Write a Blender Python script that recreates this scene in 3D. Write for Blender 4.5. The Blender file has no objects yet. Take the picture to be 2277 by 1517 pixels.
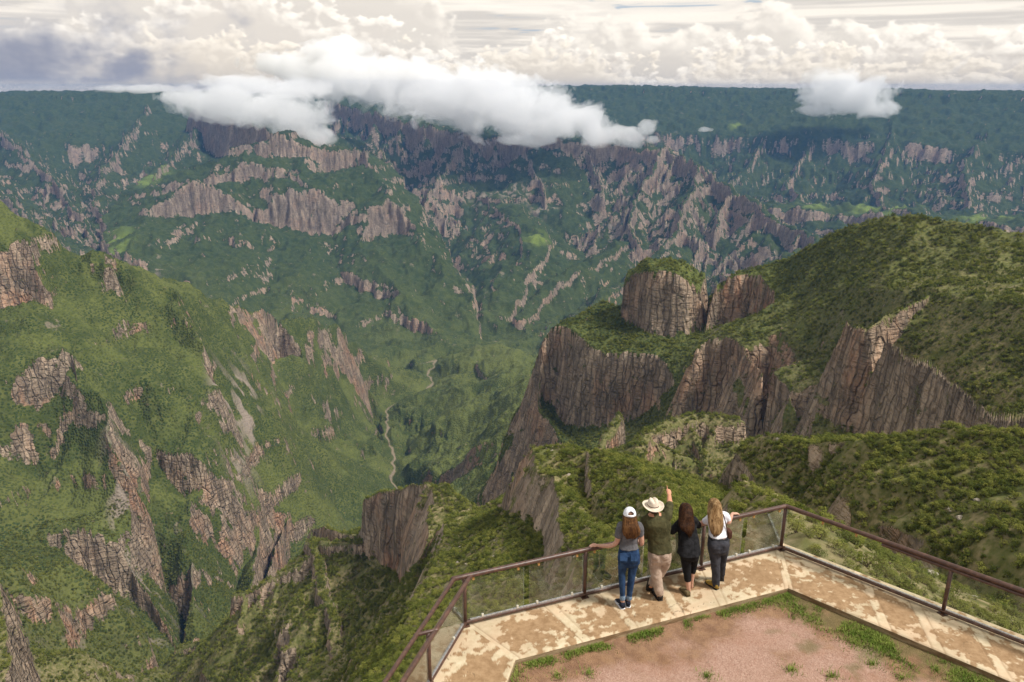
import bpy, bmesh, math, random
import numpy as np
from concurrent.futures import ThreadPoolExecutor
from mathutils import Vector, Matrix

TQ = 1.0        # mesh fineness of the terrain
random.seed(7)
S = bpy.context.scene
C = S.collection
TS = bpy.data.scenes.new('workbench')      # shapes are fused here, away from the scene
F32 = np.float32

# ------------------------------------------------------------------ camera
FPX, HOR, HC = 1750.0, 195.0, 7.6
PIT = math.atan((758.5 - HOR) / FPX)


def ray(u, v):
    x = (u - 1138.5) / FPX
    y = (758.5 - v) / FPX
    return np.array([x, math.cos(PIT) + y * math.sin(PIT), -math.sin(PIT) + y * math.cos(PIT)])


def P(u, v, D):
    """world point seen in direction (u, v) at horizontal distance D metres"""
    r = ray(u, v)
    r = r * (D / math.hypot(r[0], r[1]))
    return np.array([r[0], r[1], HC + r[2]])


def G(u, v, z=0.0):
    """world point seen in direction (u, v) at height z"""
    r = ray(u, v)
    t = (z - HC) / r[2]
    return np.array([r[0] * t, r[1] * t, z])


cam = bpy.data.cameras.new("camera")
camo = bpy.data.objects.new("camera", cam)
C.objects.link(camo)
camo.location = (0, 0, HC)
camo.rotation_euler = (math.pi / 2 - PIT, 0, 0)
cam.sensor_width = 36
cam.lens = FPX / 2277 * 36
cam.clip_end = 200000
cam.clip_start = 0.1
S.camera = camo


# ------------------------------------------------------------------ tagging
def tag(o, label=None, cat=None, group=None, kind=None):
    if label:
        o['label'] = label
    if cat:
        o['category'] = cat
    if group:
        o['group'] = group
    if kind:
        o['kind'] = kind
    return o


# ------------------------------------------------------------------ numpy noise
_rng = np.random.RandomState(11)
_perm = np.concatenate([_rng.permutation(1024)] * 3).astype(np.int32)
_ang = _rng.rand(1024).astype(F32) * 2 * np.pi
_gx, _gy = np.cos(_ang).astype(F32), np.sin(_ang).astype(F32)
POOL = ThreadPoolExecutor(4)


def _perlin(x, y, seed):
    xf = np.floor(x)
    yf = np.floor(y)
    xi = xf.astype(np.int32)
    yi = yf.astype(np.int32)
    fx = (x - xf).astype(F32)
    fy = (y - yf).astype(F32)
    xi &= 1023
    yi &= 1023
    u = fx * fx * fx * (fx * (fx * 6 - 15) + 10)
    v = fy * fy * fy * (fy * (fy * 6 - 15) + 10)
    a = _perm[xi + seed % 1000]
    b = _perm[((xi + 1) & 1023) + seed % 1000]
    h = _perm[a + yi]
    n00 = _gx[h] * fx + _gy[h] * fy
    h = _perm[b + yi]
    n10 = _gx[h] * (fx - 1) + _gy[h] * fy
    h = _perm[a + yi + 1]
    n01 = _gx[h] * fx + _gy[h] * (fy - 1)
    h = _perm[b + yi + 1]
    n11 = _gx[h] * (fx - 1) + _gy[h] * (fy - 1)
    n0 = n00 + u * (n10 - n00)
    n1 = n01 + u * (n11 - n01)
    return (n0 + v * (n1 - n0)) * 1.5


def pmap(fn, *arrs):
    n = arrs[0].shape[0]
    k = 16
    idx = [slice(n * i // k, n * (i + 1) // k) for i in range(k)]
    return np.concatenate(list(POOL.map(lambda s: fn(*[a[s] for a in arrs]), idx)), axis=0)


def noise(x, y, wl, seed=0):
    return pmap(lambda a, b: _perlin(a / F32(wl), b / F32(wl), seed), x, y)


def fbm(x, y, wl, octv=4, seed=0, gain=0.5):
    def f(a, b):
        o = np.zeros(a.shape, F32)
        amp, w = 1.0, wl
        for i in range(octv):
            o += F32(amp) * _perlin(a / F32(w) + F32(17.3 * i), b / F32(w) - F32(9.1 * i), seed + i * 37)
            amp *= gain
            w *= 0.48
        return o
    return pmap(f, x, y)


def ridged(x, y, wl, octv=3, seed=0, gain=0.5):
    def f(a, b):
        o = np.zeros(a.shape, F32)
        amp, w = 1.0, wl
        for i in range(octv):
            o += F32(amp) * (1 - 2 * np.abs(_perlin(a / F32(w) + F32(31.7 * i), b / F32(w) + F32(5.1 * i), seed + i * 53)))
            amp *= gain
            w *= 0.48
        return o
    return pmap(f, x, y)


def sstep(a, b, x):
    t = np.clip((x - F32(a)) / F32(b - a), 0, 1)
    return t * t * (3 - 2 * t)


# ------------------------------------------------------------------ terrain skeleton
SEGS = []      # (p0, p1, prof)


class Prof:
    def __init__(s, s0=0.35, w=10, c=0, s1=0.85, R=900, cm=1.0):
        s.s0, s.w, s.c, s.s1, s.R, s.cm = s0, w, c, s1, R, cm


def ridge(pts, prof, spur=None, world=False):
    pts = [np.array(q, float) if world else P(*q) for q in pts]
    for a, b in zip(pts[:-1], pts[1:]):
        SEGS.append((a, b, prof))
    if spur:
        spurs(pts, **spur)
    return pts


def spurs(pts, side='B', gap=300, length=700, slope=0.6, lat=1.0, c=30, w=6, sub=1, drop0=0.0, R=None, seed=0, zmin=-1380,
          start=0.0, s0=0.5, toward=None, jit=0.45, ease=1.0, k=5):
    rnd = random.Random(seed * 977 + int(abs(pts[0][0]) + abs(pts[0][1])))
    acc = gap * (0.3 + 0.5 * rnd.random())
    for a, b in zip(pts[:-1], pts[1:]):
        d = b - a
        L = math.hypot(d[0], d[1])
        if L < 1e-3:
            continue
        t = acc
        while t < L:
            p = a + d * (t / L)
            n = np.array([-d[1], d[0]]) / L
            for sg in ((1, -1) if side == 'B' else ((1,) if side == 'L' else (-1,))):
                if rnd.random() < 0.1:
                    continue
                dirv = n * sg
                if toward is not None:
                    dirv = dirv * 0.6 + np.array(toward)
                    dirv /= np.linalg.norm(dirv)
                an = math.atan2(dirv[1], dirv[0]) + rnd.uniform(-jit, jit)
                Ls = length * rnd.uniform(0.65, 1.25)
                sl = slope * rnd.uniform(0.8, 1.2)
                q = p.copy()
                q[2] -= drop0
                line = [q.copy()]
                st = Ls / k
                for i in range(k):
                    an += rnd.uniform(-0.3, 0.3)
                    f = 1 + ease * (0.5 - i / (k - 1)) * 0.8
                    q = q + np.array([math.cos(an) * st, math.sin(an) * st, -sl * st * f])
                    q[2] = max(q[2], zmin)
                    line.append(q.copy())
                pr = Prof(s0=s0, w=w * rnd.uniform(0.4, 1.6), c=c * rnd.uniform(0.2, 1.5), s1=lat * rnd.uniform(0.9, 1.15), R=R or Ls * 0.55 + 60)
                for u0, u1 in zip(line[:-1], line[1:]):
                    SEGS.append((u0, u1, pr))
                if sub > 0:
                    spurs(line, side='B', k=3, gap=gap * 0.45, length=Ls * 0.36, slope=sl * 1.15, lat=lat * 1.08, c=c * 0.7, w=w * 0.6,
                          sub=sub - 1, seed=seed + 3, zmin=zmin, s0=s0, jit=0.35, R=Ls * 0.2 + 40, ease=ease)
            t += gap * rnd.uniform(0.65, 1.4)
        acc = t - L


def build_skeleton():
    # --- far rim plateau and the wall below it
    rim = [(-700, 216, 11500), (-300, 216, 11800), (0, 214, 12000), (150, 216, 11500), (280, 210, 11500), (420, 220, 11800),
           (640, 214, 12500), (900, 208, 12500), (1180, 198, 12500), (1300, 196, 12500), (1400, 199, 12200), (1560, 203, 12000),
           (1740, 206, 11800), (1900, 205, 11600), (2020, 207, 11500), (2130, 213, 11300), (2277, 221, 11200), (2600, 222, 11000), (3000, 222, 11000)]
    ridge(rim, Prof(s0=0.02, w=120, c=200, s1=0.85, R=2600),
          dict(side='R', gap=900, length=3000, slope=0.30, lat=0.75, c=60, w=20, sub=1, seed=2, zmin=-1150, toward=(0, -0.7), ease=0.6))
    ridge([(u, v - 2, D + 1500) for u, v, D in rim], Prof(s0=0.01, w=1500, c=0, s1=0.3, R=4000))
    ridge([(1330, 194, 17000), (1370, 196, 17000)], Prof(s0=0.1, w=300, s1=0.12, R=3000))
    ridge([(1530, 195, 17000), (1620, 198, 17000), (1700, 200, 16500)], Prof(s0=0.1, w=300, s1=0.12, R=3000))
    ridge([(2000, 209, 15500), (2150, 217, 15500)], Prof(s0=0.1, w=300, s1=0.12, R=3000))
    # --- right far spurs
    ridge([(1640, 230, 11400), (1700, 300, 10200), (1660, 380, 9300), (1600, 430, 8700)], Prof(w=25, c=50, s1=0.62, R=1500),
          dict(gap=350, length=800, slope=0.4, lat=0.8, c=40, sub=1, seed=3))
    ridge([(1980, 240, 11000), (1985, 310, 9800), (1960, 360, 9100), (1940, 410, 8400), (1960, 460, 7800)], Prof(w=20, c=60, s1=0.62, R=1500),
          dict(gap=330, length=800, slope=0.4, lat=0.8, c=50, sub=1, seed=4))
    ridge([(2240, 260, 10800), (2180, 320, 9600), (2140, 390, 8600), (2150, 450, 7800)], Prof(w=20, c=60, s1=0.62, R=1500),
          dict(gap=330, length=800, slope=0.4, lat=0.8, c=50, sub=1, seed=5))
    ridge([(1850, 260, 10800), (1790, 350, 9500), (1750, 420, 8700), (1790, 455, 8000)], Prof(w=20, c=70, s1=0.6, R=1500),
          dict(gap=330, length=700, slope=0.4, lat=0.8, c=50, sub=1, seed=6))
    # benches with the green fields
    ridge([(1700, 462, 7600), (1810, 462, 7500)], Prof(s0=0.08, w=230, c=90, s1=0.5, R=900))
    ridge([(1890, 470, 7500), (2010, 475, 7300)], Prof(s0=0.10, w=260, c=100, s1=0.5, R=900))
    ridge([(2110, 492, 7200), (2277, 500, 6900)], Prof(s0=0.05, w=300, c=90, s1=0.5, R=900))
    # --- left far slopes
    ridge([(-60, 250, 11000), (40, 330, 9200), (110, 400, 8200), (170, 470, 7300), (210, 540, 6400)], Prof(w=20, c=60, s1=0.62, R=1700),
          dict(gap=320, length=800, slope=0.42, lat=0.85, c=50, sub=1, seed=8))
    ridge([(-200, 330, 8500), (-50, 400, 7500), (60, 480, 6500), (150, 560, 5600)], Prof(w=20, c=70, s1=0.66, R=1500),
          dict(gap=300, length=800, slope=0.45, lat=0.85, c=60, sub=1, seed=9))
    ridge([(330, 235, 10800), (290, 310, 9500), (240, 375, 8600), (215, 430, 7800), (225, 490, 6900)], Prof(w=20, c=60, s1=0.62, R=1600),
          dict(gap=320, length=700, slope=0.42, lat=0.85, c=50, sub=1, seed=10))
    ridge([(470, 250, 10600), (420, 310, 9400), (370, 370, 8500), (320, 440, 7500)], Prof(w=20, c=60, s1=0.62, R=1500),
          dict(gap=320, length=700, slope=0.42, lat=0.85, c=50, sub=1, seed=11))
    # --- middle massif
    M = dict(gap=470, length=850, slope=0.56, lat=0.92, c=85, w=16, sub=1)
    # --- centre far escarpment with cliffs
    K = dict(gap=360, length=750, slope=0.60, lat=1.0, c=90, w=8, sub=1)
    ridge([(740, 225, 11500), (860, 255, 9800), (960, 285, 8800), (1060, 300, 8400), (1160, 310, 8150), (1260, 318, 8000), (1380, 322, 7900), (1480, 338, 7600)],
          Prof(s0=0.15, w=120, c=300, s1=0.75, R=2600), dict(K, seed=30, side='R', toward=(0, -0.6)))
    ridge([(1180, 235, 11500), (1210, 290, 9000), (1230, 312, 8100)], Prof(s0=0.2, w=100, c=60, s1=0.5, R=2500))
    ridge([(1480, 338, 7600), (1545, 372, 7150), (1620, 420, 6700), (1700, 470, 6250), (1770, 510, 5900), (1830, 545, 5550)],
          Prof(s0=0.4, w=25, c=180, s1=0.72, R=1700), dict(K, seed=31, gap=280, c=110))
    ridge([(1480, 340, 7550), (1440, 400, 7000), (1410, 450, 6600), (1400, 500, 6200), (1420, 550, 5800)],
          Prof(s0=0.4, w=15, c=110, s1=0.8, R=1000), dict(K, seed=32, gap=220))
    ridge([(1550, 375, 7100), (1530, 440, 6500), (1510, 500, 6050), (1480, 560, 5600)],
          Prof(s0=0.4, w=15, c=110, s1=0.8, R=1000), dict(K, seed=33, gap=220))
    ridge([(1160, 330, 8000), (1190, 390, 7500), (1215, 440, 7100)], Prof(s0=0.5, w=10, c=110, s1=0.85, R=700), dict(K, seed=34, gap=200, length=350))
    ridge([(1290, 330, 7900), (1330, 400, 7400), (1340, 450, 7000)], Prof(s0=0.5, w=10, c=110, s1=0.85, R=700), dict(K, seed=35, gap=200, length=350))
    ridge([(1030, 310, 8300), (1000, 370, 7700), (960, 430, 7200), (940, 470, 6800)], Prof(s0=0.5, w=10, c=110, s1=0.85, R=800), dict(K, seed=36, gap=200, length=350))
    # bench below the escarpment, its spurs run to the side stream
    B = dict(gap=260, length=480, slope=0.42, lat=0.75, c=25, w=10, sub=1, zmin=-1390)
    ridge([(1100, 440, 7300), (1160, 490, 6500), (1195, 535, 5950), (1180, 580, 5500), (1130, 640, 5100), (1100, 690, 4800)],
          Prof(s0=0.12, w=110, c=35, s1=0.6, R=1500), dict(B, seed=40))
    ridge([(1400, 540, 6000), (1330, 580, 5500), (1250, 610, 5200), (1200, 660, 4900), (1160, 710, 4650)],
          Prof(s0=0.2, w=60, c=35, s1=0.62, R=1500), dict(B, seed=41))
    ridge([(1480, 570, 5600), (1390, 630, 5000), (1320, 690, 4600), (1250, 740, 4300)],
          Prof(s0=0.2, w=50, c=40, s1=0.65, R=1300), dict(B, seed=42))
    ridge([(1830, 545, 5550), (1740, 590, 5000), (1600, 640, 4500)], Prof(s0=0.2, w=50, c=40, s1=0.6, R=1300), dict(B, seed=43))
    # --- left massif
    L = dict(gap=190, length=480, slope=0.68, lat=1.05, c=34, w=6, sub=1, zmin=-1280)
    # --- bottom-left hill
    ridge([(-40, 1280, 900), (5, 1300, 880), (8, 1400, 830), (0, 1560, 760)], Prof(s0=0.3, w=4, c=120, s1=1.1, R=300))
    # --- right of the river, green rounded hills
    R_ = dict(gap=270, length=620, slope=0.46, lat=1.0, c=8, w=8, sub=0, zmin=-1410, R=380, jit=0.3)
    ridge([(1165, 850, 2000), (1135, 890, 1850), (1120, 950, 1680), (1110, 1010, 1560)],
          Prof(s0=0.4, w=10, c=60, s1=0.9, R=330), dict(gap=120, length=170, slope=0.75, lat=1.1, c=40, w=5, sub=0, seed=72, zmin=-1300, R=120))
    # --- small ridges in front of the right hill (the hill itself is a surveyed surface, see TIN)
    ridge([(1375, 925, 1050), (1355, 960, 1000), (1335, 1000, 950)], Prof(s0=0.6, w=8, c=60, s1=0.9, R=300))
    ridge([(1640, 930, 900), (1540, 925, 900), (1450, 945, 860), (1420, 975, 800), (1400, 1030, 740)], Prof(s0=0.4, w=12, c=45, s1=0.7, R=400),
          dict(gap=60, length=90, slope=0.6, lat=1.1, c=30, w=4, sub=1, seed=84, zmin=-700))
    # --- near cliff with the red face
    N = dict(gap=70, length=170, slope=0.7, lat=1.15, c=45, w=5, sub=1, zmin=-900)
    ridge([(800, 1183, 850), (740, 1200, 900), (690, 1200, 960), (640, 1275, 960), (590, 1330, 950), (530, 1405, 960), (480, 1517, 940), (430, 1640, 900)],
          Prof(s0=0.6, w=8, c=14, s1=1.05, R=600), dict(N, seed=97, gap=105, length=260, c=10, slope=0.68, sub=0, R=180))
    ridge([(700, 1200, 930), (720, 1290, 820), (740, 1400, 720), (760, 1520, 640)], Prof(s0=0.6, w=6, c=32, s1=1.0, R=400), dict(N, seed=98, length=130, c=18))


# surveyed break lines of the right hill: brows and feet of its cliffs, benches, gullies
def hill_lines():
    crest = [(1640, 606, 1440), (1690, 598, 1425), (1750, 581, 1385), (1800, 545, 1345), (1870, 510, 1305), (1950, 488, 1265), (2050, 484, 1225), (2150, 499, 1200), (2277, 526, 1160), (2500, 560, 1100), (2800, 600, 1000)]
    L = [
        crest,
        [(1700, 690, 1230), (1770, 640, 1250), (1850, 640, 1180), (1960, 640, 1080), (2080, 650, 985), (2277, 680, 870), (2500, 720, 800), (2800, 760, 740)],
        # long escarpment: brow and foot
        [(1880, 722, 925), (1893, 735, 905), (1930, 742, 890), (1965, 756, 868), (2030, 785, 815), (2090, 812, 768), (2130, 848, 728), (2165, 890, 690), (2230, 915, 650), (2300, 930, 612), (2500, 965, 560), (2800, 990, 500)],
        [(1880, 760, 915), (1890, 800, 892), (1935, 862, 877), (1972, 880, 856), (2035, 912, 803), (2095, 955, 756), (2140, 975, 716), (2175, 985, 680), (2240, 1000, 639), (2310, 1010, 603), (2510, 1040, 552), (2810, 1070, 492)],
        # bench between, lower knoll with its own low cliff
        [(1740, 735, 1170), (1800, 790, 1095), (1850, 840, 1010), (1882, 875, 955)],
        [(1800, 880, 960), (1850, 905, 900), (1905, 900, 880), (1960, 910, 845)],
        [(1810, 935, 918), (1860, 960, 885), (1910, 955, 868), (1965, 945, 832)],
        # gully
        [(2800, 1110, 480), (2510, 1080, 540), (2310, 1060, 590), (2180, 1045, 655), (2080, 1020, 735), (1990, 1000, 800), (1900, 990, 870), (1800, 1015, 855), (1720, 1050, 955), (1640, 1078, 1040),
         (1560, 1100, 1080), (1470, 1130, 1110), (1400, 1150, 1150), (1310, 1170, 1200), (1200, 1180, 1300), (1100, 1200, 1430)],
        # tall cliff in the middle: brow, foot
        [(1533, 810, 1190), (1552, 772, 1192), (1575, 754, 1200), (1620, 750, 1188), (1655, 772, 1150), (1672, 800, 1110), (1690, 835, 1075), (1715, 838, 1058), (1752, 880, 1015), (1768, 905, 995)],
        [(1531, 855, 1178), (1552, 888, 1174), (1580, 930, 1176), (1612, 960, 1170), (1655, 965, 1132), (1674, 966, 1096), (1692, 968, 1062), (1714, 970, 1043), (1756, 960, 1002), (1774, 935, 985)],
        # second block
        [(1588, 650, 1396), (1596, 632, 1402), (1620, 620, 1402), (1660, 616, 1392), (1690, 618, 1372), (1712, 640, 1335), (1730, 665, 1300)],
        [(1584, 735, 1384), (1598, 738, 1388), (1622, 738, 1388), (1655, 745, 1378), (1684, 720, 1360), (1704, 700, 1326), (1722, 690, 1293)],
        # dome: summit, brow, foot
        [(1440, 571, 1462), (1490, 569, 1458), (1540, 584, 1455), (1575, 602, 1462)],
        [(1400, 604, 1475), (1394, 640, 1447), (1418, 618, 1422), (1460, 606, 1400), (1500, 610, 1388), (1535, 635, 1385), (1558, 650, 1402), (1566, 635, 1445)],
        [(1393, 680, 1470), (1389, 704, 1440), (1418, 727, 1412), (1459, 746, 1390), (1494, 755, 1377), (1534, 750, 1374), (1563, 742, 1394), (1572, 720, 1425)],
        # gap and ravine
        [(1580, 660, 1475), (1576, 712, 1420), (1572, 750, 1360), (1540, 800, 1300), (1518, 860, 1240), (1475, 950, 1185), (1450, 1040, 1150)],
        # lower wall: bench, brow, foot
        [(1318, 690, 1535), (1350, 672, 1520), (1385, 690, 1490)],
        [(1310, 705, 1500), (1345, 708, 1478), (1392, 735, 1420), (1440, 765, 1360)],
        [(1226, 770, 1470), (1245, 735, 1468), (1290, 742, 1435), (1318, 775, 1385), (1335, 792, 1362), (1400, 788, 1340), (1440, 800, 1318), (1482, 815, 1295), (1500, 850, 1275)],
        [(1216, 850, 1459), (1236, 910, 1450), (1262, 945, 1420), (1304, 957, 1372), (1340, 952, 1347), (1400, 945, 1324), (1445, 932, 1304), (1484, 890, 1281), (1503, 872, 1264)],
        [(1205, 920, 1430), (1280, 1010, 1310), (1360, 1010, 1255), (1420, 985, 1225)],
    ]
    W = [[P(*q) for q in l] for l in L]
    # far side, falling away
    back = []
    for q in W[0]:
        n = q[:2] / np.linalg.norm(q[:2])
        back.append(np.array([q[0] + n[0] * 420, q[1] + n[1] * 420, q[2] - 420]))
    W.append(back)
    b2 = []
    for u, v, D, dz in ((1610, 640, 1560, -120), (1540, 600, 1600, -200), (1440, 590, 1600, -220), (1350, 690, 1660, -170), (1240, 740, 1680, -180), (1160, 800, 1640, -120), (1130, 900, 1560, -80), (1080, 1050, 1520, -60)):
        q = P(u, v, D)
        b2.append(np.array([q[0], q[1], q[2] + dz]))
    W.append(b2)
    # near side of the gully drops out of sight
    front = []
    for q in W[7]:
        n = q[:2] / np.linalg.norm(q[:2])
        front.append(np.array([q[0] - n[0] * 60, q[1] - n[1] * 60, q[2] - 30]))
    W.append(front)
    return W


def valley_lines():
    """break lines of the inner valley: spurs folding down to the stream from both sides"""
    L = [
        [(420, 645, 2600), (500, 686, 2750), (560, 705, 2920), (620, 711, 3080), (680, 706, 3200), (740, 723, 3330), (800, 769, 3550), (870, 815, 3800), (912, 842, 3900)],
        # left spurs and hollows
        [(745, 728, 3330), (790, 800, 3390), (830, 865, 3430), (855, 900, 3470)],
        [(640, 716, 3110), (680, 800, 3000), (720, 880, 2950), (770, 940, 3020), (825, 980, 3180)],
        [(690, 945, 2705), (740, 935, 2745), (757, 960, 2735)], [(692, 968, 2690), (742, 968, 2725), (761, 994, 2712)],
        [(500, 690, 2740), (560, 790, 2650), (620, 880, 2570), (700, 1000, 2490), (780, 1070, 2560), (850, 1095, 2590)],
        [(700, 745, 3280), (740, 820, 3240), (790, 890, 3290), (838, 940, 3350)],
        [(560, 730, 3010), (620, 810, 2900), (690, 900, 2840), (760, 1000, 2870), (840, 1040, 2800)],
        [(545, 800, 2460), (600, 920, 2300), (640, 1050, 2160), (655, 1150, 2080)],
        # right crest
        [(985, 815, 3800), (1020, 795, 3900), (1060, 773, 3950), (1110, 776, 3850), (1170, 795, 3600), (1215, 815, 3300), (1228, 850, 2700), (1238, 900, 2100), (1250, 960, 1650)],
        [(1020, 822, 3650), (1050, 818, 3650), (1085, 838, 3520)], [(1018, 838, 3640), (1050, 834, 3640), (1084, 854, 3510)],
        [(1110, 830, 3480), (1050, 860, 3330), (985, 876, 3370), (925, 890, 3450)],
        [(1210, 850, 2800), (1120, 890, 2850), (1040, 930, 2880), (960, 960, 2960), (890, 985, 3130)],
        [(1200, 930, 2200), (1120, 980, 2250), (1040, 1020, 2330), (970, 1055, 2450), (910, 1078, 2600)],
        [(1135, 1045, 1750), (1075, 1090, 1850), (1010, 1120, 1990), (950, 1130, 2200)],
        [(1180, 842, 3180), (1100, 880, 3160), (1030, 900, 3190), (950, 915, 3290), (895, 925, 3380)],
        [(1195, 890, 2650), (1110, 940, 2760), (1030, 980, 2810), (950, 1010, 2900), (895, 1025, 2960)],
        [(1175, 990, 2090), (1100, 1040, 2160), (1030, 1070, 2290), (960, 1100, 2440), (915, 1110, 2540)],
        [(1190, 1010, 1600), (1100, 1120, 1600), (1010, 1165, 1750)],
    ]
    W = [[P(*q) for q in l] for l in L]
    W.append([q + np.array([0, 0, -4.0]) for q in river_pts()])
    low = []
    for u, D in ((560, 1850), (650, 1780), (740, 1760), (850, 1720), (950, 1600), (1060, 1430)):
        q = P(u, 1300, D)
        q[2] = -1450
        low.append(q)
    W.append(low)
    W.append([np.array([*P(u, 1200, D)[:2], -1436.0]) for u, D in ((890, 2400), (840, 2150), (760, 2050), (700, 1960))])
    back = []
    for q in W[9]:
        n = np.array([0.35, 0.94])
        back.append(np.array([q[0] + n[0] * 260, q[1] + n[1] * 260, min(q[2] - 120, -1250)]))
    W.append(back[:6])
    back = []
    for q in W[0][1:]:
        back.append(np.array([q[0] + 60, q[1] + 330, max(q[2] - 330, -1440)]))
    W.append(back)
    return W


def massif_lines():
    """break lines of the pyramid-shaped massif in the middle distance and the deep valley right of it"""
    L = [
        [(430, 245, 10000), (520, 270, 8700), (590, 290, 7400), (640, 300, 6800), (700, 322, 6690), (769, 333, 6650), (815, 354, 6520), (850, 385, 6550)],
        # summit cliffs
        [(560, 330, 6780), (580, 318, 6720), (624, 306, 6680), (678, 328, 6620), (724, 340, 6590), (769, 338, 6580), (806, 351, 6480), (830, 376, 6400)],
        [(558, 345, 6760), (580, 350, 6700), (650, 349, 6640), (697, 354, 6590), (724, 386, 6560), (788, 386, 6540), (828, 392, 6380)],
        [(440, 400, 6500), (480, 388, 6420), (515, 371, 6400), (569, 369, 6400), (615, 379, 6350), (640, 395, 6300)],
        [(440, 425, 6470), (483, 415, 6390), (542, 408, 6370), (606, 408, 6330), (640, 420, 6270)],
        [(560, 480, 6020), (578, 472, 6010), (606, 447, 6020), (651, 428, 6050), (715, 433, 6010), (738, 458, 5960), (752, 490, 5880)],
        [(560, 505, 5990), (577, 505, 5985), (642, 518, 5960), (680, 538, 5930), (733, 537, 5900), (752, 520, 5860)],
        [(340, 475, 6100), (369, 450, 6120), (424, 415, 6200), (478, 423, 6150), (510, 450, 6080)],
        [(345, 500, 6070), (365, 497, 6070), (424, 497, 6120), (478, 487, 6110), (515, 475, 6050)],
        # right flank
        [(830, 395, 6300), (860, 434, 6020), (897, 470, 5780), (924, 515, 5560), (960, 568, 5260), (1006, 615, 5020), (1046, 666, 4800), (1040, 720, 4560), (1022, 775, 4330)],
        [(822, 500, 5700), (845, 465, 5760), (862, 448, 5790), (885, 470, 5730), (902, 482, 5690)],
        [(826, 540, 5670), (848, 530, 5690), (878, 524, 5690), (908, 512, 5670)],
        # ribs and hollows of the face
        [(700, 545, 5650), (680, 600, 5200), (655, 650, 4850), (648, 695, 4580), (640, 740, 4350)],
        [(800, 545, 5550), (835, 600, 5120), (885, 660, 4750), (930, 710, 4500), (975, 755, 4330)],
        [(600, 520, 5800), (560, 575, 5250), (520, 612, 4950), (490, 650, 4700)],
        [(745, 545, 5750), (750, 620, 5260), (748, 690, 4830), (760, 750, 4520)],
        [(640, 540, 5800), (615, 610, 5250), (590, 670, 4850), (580, 730, 4500)],
        [(870, 560, 5450), (905, 620, 5080), (950, 680, 4760), (985, 730, 4540)],
        # ledge bands low on the face
        [(760, 625, 5190), (800, 640, 5050), (840, 655, 4920)], [(762, 640, 5180), (802, 658, 5040), (842, 672, 4910)],
        [(660, 668, 4780), (700, 690, 4780), (735, 700, 4760)], [(660, 682, 4770), (702, 706, 4770), (737, 714, 4750)],
        [(850, 700, 4640), (890, 715, 4560), (925, 728, 4490)], [(852, 714, 4632), (892, 729, 4552), (927, 741, 4482)],
        [(520, 540, 5560), (560, 548, 5530), (600, 560, 5520)], [(520, 554, 5550), (560, 563, 5520), (602, 574, 5510)],
        # left flank
        [(330, 500, 5950), (300, 530, 5550), (280, 566, 5180)],
        [(400, 540, 5700), (380, 580, 5250), (350, 610, 5000)],
        [(470, 530, 5750), (450, 580, 5200), (420, 625, 4850)],
        # deep valley on the right
        [(820, 330, 8200), (850, 350, 7400), (878, 378, 7020), (924, 450, 6420), (960, 515, 5930), (1006, 588, 5440), (1051, 650, 5040), (1062, 697, 4740), (1062, 770, 4360)],
        [(240, 470, 7000), (225, 520, 6300), (245, 560, 5600), (262, 590, 5200)],
        [(480, 700, 4450), (640, 790, 4100), (800, 830, 3950), (950, 820, 4050)],
    ]
    W = [[P(*q) for q in l] for l in L]
    back = []
    for q in W[0]:
        n = q[:2] / np.linalg.norm(q[:2])
        back.append(np.array([q[0] + n[0] * 500 - n[1] * 250, q[1] + n[1] * 500 + n[0] * 250, q[2] - 420]))
    W.append(back)
    return W


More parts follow.
